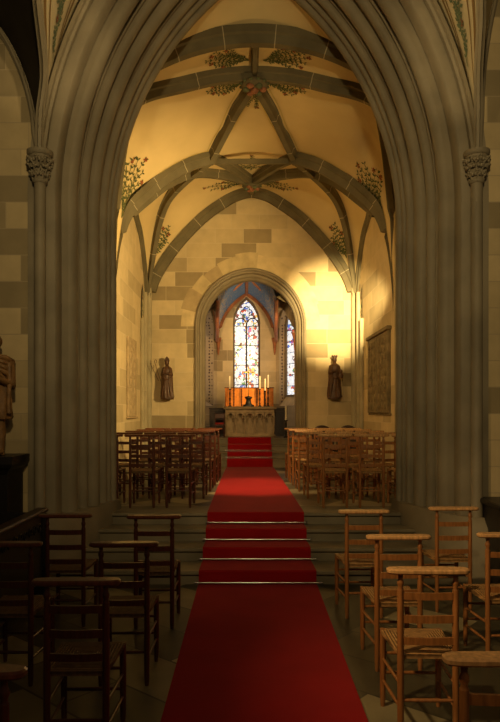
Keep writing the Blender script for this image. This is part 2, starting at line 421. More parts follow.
for x in (0,.3,.6,.9,1.2,1.4,1.55): pts.append((x, 7.5, 2.13+math.sqrt(3.62**2-(x+1.97)**2)+.03))
pts += [(2.1,7.5,3.0)]
uniq = {}
for (x,D,z) in pts:
    uniq[(round(x,2),round(D,2))] = z
P = []
for (x,D), z in uniq.items():
    P.append((x,D,z))
    if x > .01: P.append((-x,D,z))
P = np.array(P)
def tps_k(r2): return np.where(r2 > 1e-12, .5*r2*np.log(np.maximum(r2,1e-12)), 0)
n = len(P)
A = tps_k((P[:,None,0]-P[None,:,0])**2 + (P[:,None,1]-P[None,:,1])**2) + np.eye(n)*.004
Q = np.c_[np.ones(n), P[:,:2]]
S = np.block([[A, Q],[Q.T, np.zeros((3,3))]])
Wt = np.linalg.solve(S, np.r_[P[:,2], 0,0,0])
def webz(x, D):
    k = tps_k((P[:,0]-x)**2 + (P[:,1]-D)**2)
    return float(k@Wt[:n] + Wt[n] + Wt[n+1]*x + Wt[n+2]*D)

NX, ND = 72, 66
xs = [-2.1*math.cos(pi*i/(NX-1))*.5 + (-2.1+4.2*i/(NX-1))*.5 for i in range(NX)]
Ds = [7.47 + (12.74-7.47)*j/(ND-1) for j in range(ND)]
grid = [[Vector((x, D, CAMZ + webz(x, D) + .03)) for x in xs] for D in Ds]
web = MB(); web.grid(grid, 0, True)
bvh = BVHTree.FromPolygons(web.v, web.f)

def ray(px, py, bv):
    o = Vector((CAMX, 0, CAMZ)); d = (W(px, py, 1) - o).normalized()
    o2 = o + d*7.6
    h = bv.ray_cast(o2, d)
    return h[0]
def stick(p, bv, off):
    q, nrm, _, _ = bv.find_nearest(p)
    o = Vector((CAMX, 2, CAMZ))
    if nrm.dot(o - q) < 0: nrm = -nrm
    return q + nrm*off
def spray(mb, bv, base, tip, spread, nst, rng, mi_leaf, mi_pet, lw=.03, flowers=True, off=.008):
    """painted spray of leafy stems from base towards tip (both on the surface)"""
    ax = tip - base; L = ax.length; ax.normalize()
    q, nrm, _, _ = bv.find_nearest(base)
    side = nrm.cross(ax).normalized()
    def P2(u, v): return stick(base + ax*u + side*v, bv, off)
    def quad(pl, mi): mb.add([P2(*p) for p in pl], [tuple(range(len(pl)))], mi)
    for s in range(nst):
        fr = (s/(nst-1)*2-1) if nst > 1 else 0
        ln = L*(1 - .42*abs(fr))*rng.uniform(.88, 1.05); bend = fr*spread
        prev = (0, 0); N = 9
        for k in range(1, N+1):
            t = k/N
            cur = (ln*t, bend*ln*(t**1.3) + .03*L*math.sin(t*7+s))
            du, dv = cur[0]-prev[0], cur[1]-prev[1]; l = math.hypot(du, dv)
            nx, ny = -dv/l*lw*.14, du/l*lw*.14
            quad([(prev[0]-nx, prev[1]-ny),(cur[0]-nx, cur[1]-ny),(cur[0]+nx, cur[1]+ny),(prev[0]+nx, prev[1]+ny)], mi_leaf)
            if k > 1:
                for sg in (-1, 1):
                    an = math.atan2(dv, du) + sg*rng.uniform(.6, 1.2); ll = lw*rng.uniform(1.3, 2.0); wd = ll*.24
                    c, sn = math.cos(an), math.sin(an)
                    quad([cur, (cur[0]+c*ll*.5-sn*wd, cur[1]+sn*ll*.5+c*wd), (cur[0]+c*ll, cur[1]+sn*ll), (cur[0]+c*ll*.5+sn*wd, cur[1]+sn*ll*.5-c*wd)], mi_leaf)
            prev = cur
        if flowers and (s % 2 == 0):
            for k in range(5):
                an = 2*pi*k/5 + s; rr = lw*1.25; w2 = .45
                quad([prev, (prev[0]+rr*.7*math.cos(an-w2), prev[1]+rr*.7*math.sin(an-w2)), (prev[0]+rr*math.cos(an), prev[1]+rr*math.sin(an)), (prev[0]+rr*.7*math.cos(an+w2), prev[1]+rr*.7*math.sin(an+w2))], mi_pet)
rng = random.Random(3)
SPR = [ # base px, tip px, spread, stems, leaf size
 ((121,218),(147,160),.62,9,.040), ((384,218),(357,162),.62,9,.040),
 ((152,258),(168,224),.45,6,.040), ((347,258),(332,224),.45,6,.040),
 ((246,80),(206,92),.5,7,.030), ((266,80),(306,93),.5,7,.030),
 ((249,60),(207,58),.55,8,.030), ((263,60),(309,56),.55,8,.030),
 ((257,92),(257,108),1.0,5,.028),
 ((244,184),(206,188),.35,5,.032), ((259,184),(297,188),.35,5,.032),
 ((251,170),(251,154),1.2,5,.032),
 ]
for (b0, t0, sprd, ns, lw) in SPR:
    a, c = ray(*b0, bvh), ray(*t0, bvh)
    if a is None or c is None: continue
    spray(web, bvh, a, c, sprd, ns, rng, 1, 2, lw)
struct(web.build('ceiling', [M['web'], M['leaf'], M['petal']]))

# ------------------------------------------------------------------ ribs
def catmull(pts, step=8):
    pts = [Vector(p) for p in pts]; out = []
    for i in range(len(pts)-1):
        p0, p1, p2, p3 = pts[max(i-1,0)], pts[i], pts[i+1], pts[min(i+2,len(pts)-1)]
        for k in range(step):
            t = k/step
            out.append(.5*((2*p1)+(p2-p0)*t+(2*p0-5*p1+4*p2-p3)*t*t+(3*p1-p0-3*p2+p3)*t**3))
    out.append(pts[-1]); return out
RIBSEC = [(-.085,.06),(-.085,-.02),(-.060,-.035),(-.045,-.125),(.045,-.125),(.060,-.035),(.085,-.02),(.085,.06)]
def sweep(mb, path, sec, up=None, scale=1.0, mi=0, joints=None, line=None, taper=False):
    rows = []; sc0 = scale; ntp = len(path)
    for i, p in enumerate(path):
        t = (path[min(i+1,len(path)-1)] - path[max(i-1,0)]).normalized()
        u = Vector(up) if up is not None else Vector((0,0,1))
        if abs(t.dot(u)) > .97: u = Vector((-math.copysign(1, p.x) if abs(p.x) > .1 else 1, 0, .3))
        lat = t.cross(u).normalized(); nn = lat.cross(t).normalized()
        scale = sc0
        if taper:
            zf = (p.z-CAMZ-1.9)/1.3
            scale = sc0*(.25+.75*max(0, min(1, zf)))
        rows.append([p + lat*a*scale + nn*b*scale for (a, b) in sec])
    nseg = len(sec)
    for i in range(len(rows)-1):
        for j in range(nseg-1):
            m_ = mi
            if joints is not None and (i % joints == joints-1) : m_ = mi
            if line is not None and j in (0, nseg-2) : m_ = mi
            mb.add([rows[i][j], rows[i+1][j], rows[i+1][j+1], rows[i][j+1]], [(0,1,2,3)], m_)
    if joints:
        d = 0
        for i in range(1, len(rows)-1):
            d += (path[i]-path[i-1]).length
            if d > joints:
                d = 0
                t = (path[i+1]-path[i-1]).normalized()*.006
                c = sum(rows[i], Vector())/nseg
                ra = [c + (q-c)*1.012 - t for q in rows[i]]; rb = [c + (q-c)*1.012 + t for q in rows[i]]
                for j in range(nseg-1): mb.add([ra[j], rb[j], rb[j+1], ra[j+1]], [(0,1,2,3)], 1)
    if line:
        for (a, b) in ((-.100,.03), (.100,.03)):
            for i in range(len(rows)-1):
                pass
    return rows
def lift(L, dz=0.0, sx=1): return [Vector((sx*x, D, CAMZ+z+dz)) for (x, D, z) in L]
ribs = MB()
def mirror_path(L): # full arch from left to right
    return lift(L[::-1], 0, -1)[:-1] + lift(L)
sweep(ribs, catmull(mirror_path(rib_R0), 6), RIBSEC, scale=1.15, joints=.62)
sweep(ribs, catmull(mirror_path(back_arch), 6), RIBSEC, scale=1.05, joints=.62)
for sx in (-1, 1):
    sweep(ribs, catmull(lift(rib_MK, 0, sx), 7), RIBSEC, scale=1.1, joints=.55, taper=True)
    for L in (rib_FK, rib_B1K, rib_lat1, rib_lat2):
        sweep(ribs, catmull(lift(L, 0, sx), 7), RIBSEC, scale=.95, joints=.75, taper=True)
    sweep(ribs, catmull(lift(rib_KB2, 0, sx), 6), RIBSEC, scale=.8)
    sweep(ribs, catmull(lift(rib_wallM, 0, sx), 6), RIBSEC, scale=.9, taper=True)
    wr = [(2.09,12.62,2.2),(2.09,12.35,2.75),(2.09,11.9,3.25),(2.09,11.4,3.46),(2.04,11.0,3.56)]
    sweep(ribs, catmull(lift(wr, .0, sx), 6), RIBSEC, scale=.8, up=(0,0,1))
sweep(ribs, lift([(0,12.0,4.35),(0,12.35,4.37),(0,12.66,4.38)]), RIBSEC, scale=.85)
sweep(ribs, lift([(0,7.9,4.70),(0,8.3,4.68),(0,8.78,4.62)]), RIBSEC, scale=.6)
# thin horizontal rib at the middle of the star
sweep(ribs, [Vector((x, 10.6, CAMZ+4.13)) for x in (-.72,0,.72)], [(-.02,.06),(-.02,-.02),(.02,-.02),(.02,.06)])
struct(ribs.build('trim_1', [M['rib'], M['ribjoint']]))
# slim ochre fillets beside the ribs are part of the plaster: thin raised line
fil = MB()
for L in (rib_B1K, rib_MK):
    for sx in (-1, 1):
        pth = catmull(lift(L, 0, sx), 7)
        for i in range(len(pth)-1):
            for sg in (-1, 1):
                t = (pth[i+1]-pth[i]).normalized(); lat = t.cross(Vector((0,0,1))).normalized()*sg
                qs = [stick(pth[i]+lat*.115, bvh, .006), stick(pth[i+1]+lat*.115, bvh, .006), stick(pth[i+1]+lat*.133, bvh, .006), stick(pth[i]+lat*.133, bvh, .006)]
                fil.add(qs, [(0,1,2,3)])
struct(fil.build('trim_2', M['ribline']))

def boss(name, c, r, s=1):
    mb = MB()
    mb.lathe([(r*.55,.05),(r*.9,.0),(r,-.04),(r*.8,-.075),(r*.35,-.085)], c, 20)
    for k in range(6):
        a = 2*pi*k/6
        mb.ball((c[0]+r*.62*math.cos(a), c[1]+r*.62*math.sin(a), c[2]-.085), r*.27, 8, k % 2 + 1, (1,1,.7))
    mb.ball((c[0], c[1], c[2]-.10), r*.30, 10, 1, (1,1,.8))
    for k in range(12):
        a = 2*pi*(k+.5)/12
        mb.ball((c[0]+r*.98*math.cos(a), c[1]+r*.98*math.sin(a), c[2]-.03), r*.15, 6, 2, (1,1,.7))
    return struct(mb.build(name, [M['rib'], M['boss'], M['bossgreen']]))
boss('trim_3', (0, 8.8, CAMZ+4.52), .19)
boss('trim_4', (0, 12.0, CAMZ+4.27), .17)

# ------------------------------------------------------------------ main chancel arch with moulded piers
def arch_profile():
    # (offset from the inner edge, depth): from the nave face to the inner edge, rolls and hollows down the splay
    d = np.array([-.315, 1.02]); Ls = np.linalg.norm(d); d /= Ls
    nn = np.array([-d[1], d[0]])          # towards the opening
    if nn[0] > 0: nn = -nn
    o = np.array([.315, 6.47])
    rolls = [(.11,.088),(.225,.016),(.275,.024),(.37,.062),(.455,.016),(.565,.078),(.665,.018),(.71,.018),(.80,.050),(.87,.014),(.925,.034),(1.02,.048)]
    us = np.linspace(0, Ls, 150)
    prof = [(.62,6.30),(.46,6.30),(.36,6.305),(.345,6.315),(.335,6.40),(.33,6.45)]
    for u in us:
        h = -.066
        for (c, r) in rolls:
            q = (u-c)/r
            if abs(q) < 1.0: h = max(h, r*1.15*math.sqrt(1-q*q) - .02)
            elif abs(q) < 1.35: h = max(h, -.066 + (1.35-abs(q))*.09)
        p = o + d*u + nn*h
        prof.append((float(p[0]), float(p[1])))
    # thin to keep the outline crisp yet light
    prof += [(-.005,7.50),(0.02,7.53),(.45,7.53),(.75,7.53)]
    return prof
PROF = arch_profile()
SPZ = CAMZ + 2.13
def arch_side(sx):
    mb = MB()
    rows = []
    NJ, NA = 4, 44
    for (r, D) in PROF:
        R = 3.62 + r
        row = []
        for k in range(NJ):
            row.append(Vector((sx*(1.647+r), D, .55 + (SPZ-.55)*k/NJ)))
        am = math.acos(min(1, 1.97/R))
        for k in range(NA+1):
            a = am*k/NA
            row.append(Vector((sx*(-1.97 + R*math.cos(a)), D, SPZ + R*math.sin(a))))
        rows.append(row)
    mb.grid(rows, 0, True, flip=(sx > 0))
    return mb
for sx, nm in ((-1, 'trim_5'), (1, 'trim_6')):
    mb = arch_side(sx)
    # plinth: a bevelled block following the splay
    base = [(.62,6.08),(.40,6.08),(.29,6.18),(.185,6.42),(-.02,7.1),(-.075,7.48),(-.03,7.62),(.75,7.62)]
    top = [(.62,6.18),(.44,6.18),(.33,6.27),(.215,6.46),(.0,7.12),(-.05,7.50),(-.01,7.57),(.75,7.57)]
    lv = [(base, -.02), (base, .53), (top, .63)]
    G = [[Vector((sx*(1.647+x), D, z)) for (x, D) in L] for (L, z) in lv]
    mb.grid(G, 0, False, flip=(sx < 0))
    mb.add([Vector((sx*(1.647+x), D, .63)) for (x, D) in top], [tuple(range(len(top)))])
    # nave-face shaft with base rings
    cx = sx*2.127; cy = 6.235
    mb.lathe([(.10,0),(.10,.32),(.085,.36),(.10,.40),(.085,.44),(.072,.47),(.056,.50),(.056,CAMZ+2.24)], (cx, cy, 0), 20)
    struct(mb.build(nm, M['pier'], sharp=50))
    cp = MB()
    z0 = CAMZ+2.22
    cp.lathe([(.060,0),(.072,.012),(.072,.03),(.060,.042),(.062,.10),(.078,.19),(.098,.235),(.105,.24),(.105,.262),(.118,.268),(.125,.29),(.125,.315),(.10,.32)], (cx, cy, z0), 20)
    rg = random.Random(5)
    for ring, (zz, rr, nn_) in enumerate(((.085,.078,7),(.16,.095,8),(.215,.11,8))):
        for k in range(nn_):
            a = 2*pi*(k+.5*ring)/nn_
            ca, sa = math.cos(a), math.sin(a)
            for m_ in range(3):
                bb = a + (m_-1)*.26
                cp.ball((cx+rr*math.cos(bb), cy+rr*math.sin(bb), z0+zz+(.012 if m_==1 else -.006)), .017, 6, 0, (1,1,1.25))
            cp.ball((cx+(rr+.018)*ca, cy+(rr+.018)*sa, z0+zz+.022), .013, 6, 0)
            cp.tube([(cx+.062*ca, cy+.062*sa, z0+zz-.06), (cx+rr*ca, cy+rr*sa, z0+zz)], [.012,.008], 5)
    struct(cp.build('trim_7' if sx < 0 else 'trim_8', M['pier'], sharp=60))

# ------------------------------------------------------------------ nave vault springers, painted spandrels, east wall
nrib = MB()
def ring(R, D, a0, a1, sx, N=24):
    return [Vector((sx*(-1.97+R*math.cos(a0+(a1-a0)*k/N)), D, SPZ+R*math.sin(a0+(a1-a0)*k/N))) for k in range(N+1)]
NSEC = [(-.06,.05),(-.06,-.01),(-.03,-.03),(-.022,-.075),(.022,-.075),(.03,-.03),(.06,-.01),(.06,.05)]
pan, dkw = {}, {}
for sx in (-1, 1):
    r1 = [Vector((sx*2.12, 6.22, CAMZ+2.5))] + ring(4.11, 6.24, .12, .95, sx)
    sweep(nrib, catmull(r1, 2), NSEC, up=(0,1,0), scale=.75)
    if sx < 0:
        r2 = [(-2.125,6.2,2.5),(-2.09,6.12,2.85),(-1.98,5.9,3.15),(-1.85,5.3,3.43),(-1.70,4.8,3.64),(-1.4,4.2,3.95)]
        r3 = [(-2.15,6.28,2.5),(-2.20,6.30,2.75),(-2.225,6.32,2.95),(-2.28,6.32,3.19),(-2.37,6.32,3.44),(-2.52,6.32,3.72),(-2.9,6.32,4.2)]
    else:
        r2 = [(2.125,6.2,2.5),(2.10,6.12,2.85),(2.03,5.92,3.15),(1.90,5.5,3.46),(1.72,5.1,3.7),(1.4,4.6,3.95)]
        r3 = [(2.15,6.28,2.5),(2.19,6.30,2.85),(2.21,6.32,3.2),(2.235,6.32,3.5),(2.30,6.32,3.9),(2.38,6.32,4.2),(2.6,6.32,4.7)]
    p2 = catmull([Vector((x, D, CAMZ+z)) for x, D, z in r2], 8); p3 = catmull([Vector((x, D, CAMZ+z)) for x, D, z in r3], 8)
    sweep(nrib, p2, NSEC, scale=.66, up=(.35*(1 if sx < 0 else -1)*-1,.9,.3))
    sweep(nrib, p3, NSEC, scale=.5, up=(0,1,0))
    def resample(L, N):
        d = [0]
        for a, b in zip(L, L[1:]): d.append(d[-1]+(b-a).length)
        out = []
        for k in range(N):
            t = d[-1]*k/(N-1); i = 0
            while i < len(L)-2 and d[i+1] < t: i += 1
            f = (t-d[i])/max(1e-9, d[i+1]-d[i]); out.append(L[i].lerp(L[i+1], min(1,f)))
        return out
    e1 = resample(ring(4.17, 6.235, .18, .80, sx), 26); e2 = resample(p2, 26)
    pm = MB(); G = [[a.lerp(b, k/10) + Vector((0, .03, .02)) for k in range(11)] for a, b in zip(e1, e2)]
    pm.grid(G, 0, True)
    pb = BVHTree.FromPolygons(pm.v, pm.f)
    # border lines and the plant
    def S(t, k):
        i = min(24, int(t)); f = t-i
        return stick(e1[i].lerp(e1[i+1], f).lerp(e2[i].lerp(e2[i+1], f), k), pb, .006)
    for (k0, w) in ((.14,.05), (.24,.025), (.84,.05), (.74,.025)):
        for i in range(4, 24):
            pm.add([S(i,k0), S(i+1,k0), S(i+1,k0+w), S(i,k0+w)], [(0,1,2,3)], 1)
    rng2 = random.Random(9)
    bpt, tpt = S(6.5,.5), S(14,.5)
    spray(pm, pb, bpt, tpt, .10, 2, rng2, 2, 3, .035, True, .009)
    bpt, tpt = S(9,.5), S(19,.5)
    spray(pm, pb, bpt, tpt, .20, 3, rng2, 2, 3, .045, True, .009)
    struct(pm.build('ceiling_nave_left' if sx < 0 else 'ceiling_nave_right', [M['panel'], M['panelline'], M['panelleaf'], M['petal']]))
    e3 = resample(p3, 26)
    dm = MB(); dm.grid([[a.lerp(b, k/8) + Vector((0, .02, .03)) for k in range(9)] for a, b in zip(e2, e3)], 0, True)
    struct(dm.build('ceiling_aisle_left' if sx < 0 else 'ceiling_aisle_right', M['webshade'] if sx < 0 else M['web']))
    # stone wall beside the pier, facing the nave
    w_ = MB()
    a, b = sorted((sx*2.16, sx*5.2)); w_.box(a, b, 6.34, 6.9, -.02, 7.2)
    struct(w_.build('wall_nave_left' if sx < 0 else 'wall_nave_right', M['wall_nave']))
struct(nrib.build('trim_9', M['pier']))

# ------------------------------------------------------------------ chancel walls
for sx, nm in ((-1, 'wall_left'), (1, 'wall_right')):
    mb = MB()
    a, b = sorted((sx*2.085, sx*2.45)); mb.box(a, b, 7.5, 13.1, 0, 6.2)
    struct(mb.build(nm, M['wall_y']))

def arch_pts(cx, half, spr, rise, N=28):
    """half outline of an arch from left springing over the crown to the right one; two-centred when rise>half"""
    out = []
    if rise <= half*1.02:
        for k in range(2*N+1):
            a = pi - pi*k/(2*N); out.append((cx+half*math.cos(a), spr+rise*math.sin(a)))
    else:
        R = (rise*rise+half*half)/(2*half); am = math.acos((R-half)/R)
        for k in range(N+1):
            a = am*k/N; out.append((cx-(half-R)-R*math.cos(a)-0, spr+R*math.sin(a)))
        out = [(cx + (R-half) - R*math.cos(am*k/N), spr+R*math.sin(am*k/N)) for k in range(N+1)]
        out += [(2*cx-x, z) for (x, z) in out[-2::-1]]
    return out
def wall_hole(mb, T, u0, u1, z0, z1, outline, thick, mi=0, mir=None):
    """wall in local (u, depth, z) with a hole whose outline starts and ends at the sill"""
    o = outline
    cz = sum(z for _, z in o)/len(o); cu = sum(u for u, _ in o)/len(o)
    def outer(u, z):
        du, dz = u-cu, z-cz; s = 1e9
        if du > 1e-9: s = min(s, (u1-cu)/du)
        if du < -1e-9: s = min(s, (u0-cu)/du)
        if dz > 1e-9: s = min(s, (z1-cz)/dz)
        if dz < -1e-9: s = min(s, (z0-cz)/dz)
        return (cu+du*s, cz+dz*s)
    N = len(o)
    corners = [(u0,z0),(u0,z1),(u1,z1),(u1,z0)]
    out = [outer(*p) for p in o]
    for i in range(N):
        j = (i+1) % N
        a, b, c, d = o[i], o[j], out[j], out[i]
        poly = [a, b, c]
        # insert a corner when the two outer points lie on different sides
        if abs(c[0]-d[0]) > 1e-6 and abs(c[1]-d[1]) > 1e-6:
            best = min(corners, key=lambda q: (abs(q[0]-c[0])+abs(q[1]-c[1])) + (abs(q[0]-d[0])+abs(q[1]-d[1])) )
            if (abs(best[0]-c[0]) < 1e-6 or abs(best[1]-c[1]) < 1e-6): poly.append(best)
        poly.append(d)
        mb.add([T(u, 0, z) for (u, z) in poly], [tuple(range(len(poly)))], mi)
        mb.add([T(a[0],0,a[1]), T(b[0],0,b[1]), T(b[0],thick,b[1]), T(a[0],thick,a[1])], [(0,1,2,3)], mi if mir is None else mir)

AC = -.02                                   # axis of the apse arch
aspr = CAMZ + 1.70
ol = [(AC-1.10, CH-.02)] + [(AC-1.10, CH+(aspr-CH)*k/4) for k in range(1,4)] + arch_pts(AC, 1.10, aspr, 1.15) + [(AC+1.10, CH+(aspr-CH)*k/4) for k in (3,2,1)] + [(AC+1.10, CH-.02)]
mb = MB(); wall_hole(mb, lambda u, d, z: Vector((u, 12.72+d, z)), -2.45, 2.45, CH-.05, 6.6, ol, .1)
struct(mb.build('wall_back', M['wall_x']))
# voussoir ring
mb = MB(); vp = arch_pts(AC, 1.115, aspr, 1.165, 44); rv = random.Random(4)
i = 0
while i < len(vp)-1:
    k = min(len(vp)-1, i+rv.choice((7,8,9)))
    mi = rv.choice((0,1,1,2,0)); d = rv.choice((.27,.31,.24))
    inn = vp[i:k+1]
    ot = [(AC+(x-AC)*(1.115+d)/1.115, aspr+(z-aspr)*(1.165+d)/1.165) for x, z in inn]
    if k - i > 1:
        for a in range(len(inn)-1):
            q = [inn[a], inn[a+1], ot[a+1], ot[a]]
            e = .006
            mb.add([Vector((x, 12.712, z)) for x, z in q], [(0,1,2,3)], mi)
        for (p, q) in ((inn[0], ot[0]),):
            pass
    i = k
struct(mb.build('trim_10', M['vous']))
# moulded apse arch: concentric profile swept up the jambs and over
aprof = [(.20,12.71),(.195,12.67),(.17,12.655),(.15,12.665),(.14,12.70),(.115,12.715),(.105,12.75),(.10,12.79),(.075,12.80),(.055,12.815),(.045,12.85),(.015,12.87),(0,12.90),(0,13.02)]
mb = MB(); rows = []
for (r, D) in aprof:
    h = .91+r
    row = [Vector((AC-h, D, CH+(aspr-CH)*k/4)) for k in range(4)]
    row += [Vector((x, D, z)) for x, z in arch_pts(AC, h, aspr, .945+r*1.08)]
    row += [Vector((AC+h, D, CH+(aspr-CH)*k/4)) for k in (3,2,1,0)]
    rows.append(row)
mb.grid(rows, 0, True)
struct(mb.build('trim_11', M['pier'], sharp=40))
# wall back side so the apse is closed
ol2 = [(AC-.92, CH-.02)] + arch_pts(AC, .92, aspr, .955) + [(AC+.92, CH-.02)]
mb = MB(); wall_hole(mb, lambda u, d, z: Vector((u, 13.02-d, z)), -2.45, 2.45, CH-.05, 6.6, ol2, .02)
struct(mb.build('wall_apse_front', M['wall_x']))
# corner shafts and pale strips
mb = MB()
for sx in (-1, 1):
    mb.tube([(sx*2.03, 12.62, CH), (sx*2.03, 12.62, CAMZ+2.5)], .065, 12)
    mb.tube([(sx*2.055, 11.98, CH), (sx*2.055, 11.98, CAMZ+1.75)], .04, 10)
    mb.tube([(sx*2.055, 12.3, CH), (sx*2.055, 12.3, CAMZ+2.3)], .05, 10)
    for (y, z) in ((11.98, 2.05),(12.3, 2.05)): mb.lathe([(.05,-.02),(.058,0),(.05,.02)], (sx*2.055, y, z), 10)
    mb.tube([(sx*2.06, 9.22, CH), (sx*2.06, 9.22, CAMZ+2.9)], .035, 10)
struct(mb.build('trim_12', M['shaft'], sharp=50))
# blind lancets on the side walls (painted reveal with a dark border)
for sx, nm in ((-1, 'trim_13'), (1, 'trim_14')):
    mb = MB(); lp = arch_pts(11.98+.16, .17, CAMZ+1.9, .55, 10)
    lp = [(lp[0][0], CAMZ+.35)] + lp + [(lp[-1][0], CAMZ+.35)]
    c = (12.14, CAMZ+1.3)
    X = sx*2.083
    def ins(k): return [(c[0]+(u-c[0])*k, c[1]+(z-c[1])*(1-(1-k)*.28)) for u, z in lp]
    a, b = lp, ins(.72)
    for i in range(len(lp)-1):
        mb.add([Vector((X-sx*.02, *a[i])), Vector((X-sx*.02, *a[i+1])), Vector((X-sx*.005, *b[i+1])), Vector((X-sx*.005, *b[i]))], [(0,1,2,3)], 0)
    mb.add([Vector((X-sx*.004, *q)) for q in b], [tuple(range(len(b)))], 1)
    rr = random.Random(8)
    for i in range(60):
        z = CAMZ + .95 + 1.35*rr.random(); u = 12.14 + (rr.random()-.5)*.18
        if z > CAMZ+2.1 and abs(u-12.14) > .06: continue
        s = .02 + .02*rr.random()
        mb.add([Vector((X-sx*.009, u-s, z)), Vector((X-sx*.009, u, z+s*1.3)), Vector((X-sx*.009, u+s, z)), Vector((X-sx*.009, u, z-s*1.3))], [(0,1,2,3)], 2 if i % 5 else 3)
    struct(mb.build(nm, [M['pier'], M['panel'], M['panelleaf'], M['petal']]))

# ------------------------------------------------------------------ floors and steps
mb = MB(); mb.box(-5.2, 5.2, -2.5, 6.25, -.2, 0)
struct(mb.build('floor', M['floor']))
mb = MB()
SD = [6.10, 6.52, 6.86, 7.16]; r = .13
for k, D in enumerate(SD):
    z = r*(k+1)
    w = 2.02 if k < 2 else 1.8
    mb.box(-w, w, D+.03, 7.7, z-r-.02, z-.045, 0)
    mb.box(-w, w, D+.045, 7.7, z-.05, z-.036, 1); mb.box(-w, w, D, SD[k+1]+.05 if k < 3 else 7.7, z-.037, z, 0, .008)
struct(mb.build('floor_steps', [M['step'], M['stepshade']]))
mb = MB(); mb.box(-2.45, 2.45, 7.55, 17.6, CH-.3, CH-.001)
struct(mb.build('floor_chancel', M['floor']))
mb = MB()
AZ = [.687, .8125, .95, 1.0875]; AD = [13.03, 13.30, 13.57, 13.84]
for k in range(4):
    z0 = CH if k == 0 else AZ[k-1]
    hw = 1.2
    mb.box(-hw, hw, AD[k]+.02, 17.5 if k == 3 else AD[k+1]+.1, z0-.02, AZ[k]-.03, 1)
    mb.box(-hw, hw, AD[k], 17.5 if k == 3 else AD[k+1]+.08, AZ[k]-.032, AZ[k], 0, .006)
struct(mb.build('floor_altar', [M['step'], M['step']]))

# ------------------------------------------------------------------ apse
def facet(a, b, zt, hole=None, thick=.24, nm='wall_apse', mat=None, mir=None):
    a, b = Vector(a), Vector(b); d = (b-a); L = d.length; d.normalize()
    nrm = Vector((d.y, -d.x)) ; mid = (a+b)/2
    if (Vector((0, 14.8))-mid).dot(nrm) > 0: nrm = -nrm        # points outwards
    T = lambda u, k, z: Vector((a.x+d.x*u+nrm.x*k, a.y+d.y*u+nrm.y*k, z))
    mb = MB()
    if hole: wall_hole(mb, T, 0, L, .9, zt, hole(L), thick, 0, 1)
    else: mb.add([T(0,0,.9), T(L,0,.9), T(L,0,zt), T(0,0,zt)], [(0,1,2,3)])
    return T, L, struct(mb.build(nm, mat or [M['wall_x'], M['dotted']]))
ZT = CAMZ+3.7
A0, A1, A2 = (1.25,13.02), (1.25,15.9), (.78,17.0)
def lancet(c, half, sill, spr, rise): return [(c-half, sill)] + [(c-half, sill+(spr-sill)*.5)] + arch_pts(c, half, spr, rise, 12) + [(c+half, sill+(spr-sill)*.5)] + [(c+half, sill)]
APSE0 = len(COL.objects)
facet((-A0[0],A0[1]), (-A1[0],A1[1]), ZT, None, nm='wall_apse_left', mat=[M['wall_y']])
facet(A1, A0, ZT, None, nm='wall_apse_right', mat=[M['wall_y']])
W0 = CAMZ
def back_h(L): return lancet(L/2, .36, W0+.25, W0+2.36, .70)
TB, LB, _ = facet((-A2[0],A2[1]), A2, ZT, back_h, nm='wall_apse_back', mat=[M['wall_x'], M['tracery']])
def side_h(L): return lancet(L*.53, .42, W0+.15, W0+2.15, .62)
TL, LL, _ = facet((-A1[0],A1[1]), (-A2[0],A2[1]), ZT, lambda L: lancet(L*.47, .42, W0+.15, W0+2.15, .62), thick=.5, nm='wall_apse_side_left')
TR, LR, _ = facet(A2, A1, ZT, side_h, nm='wall_apse_side_right')

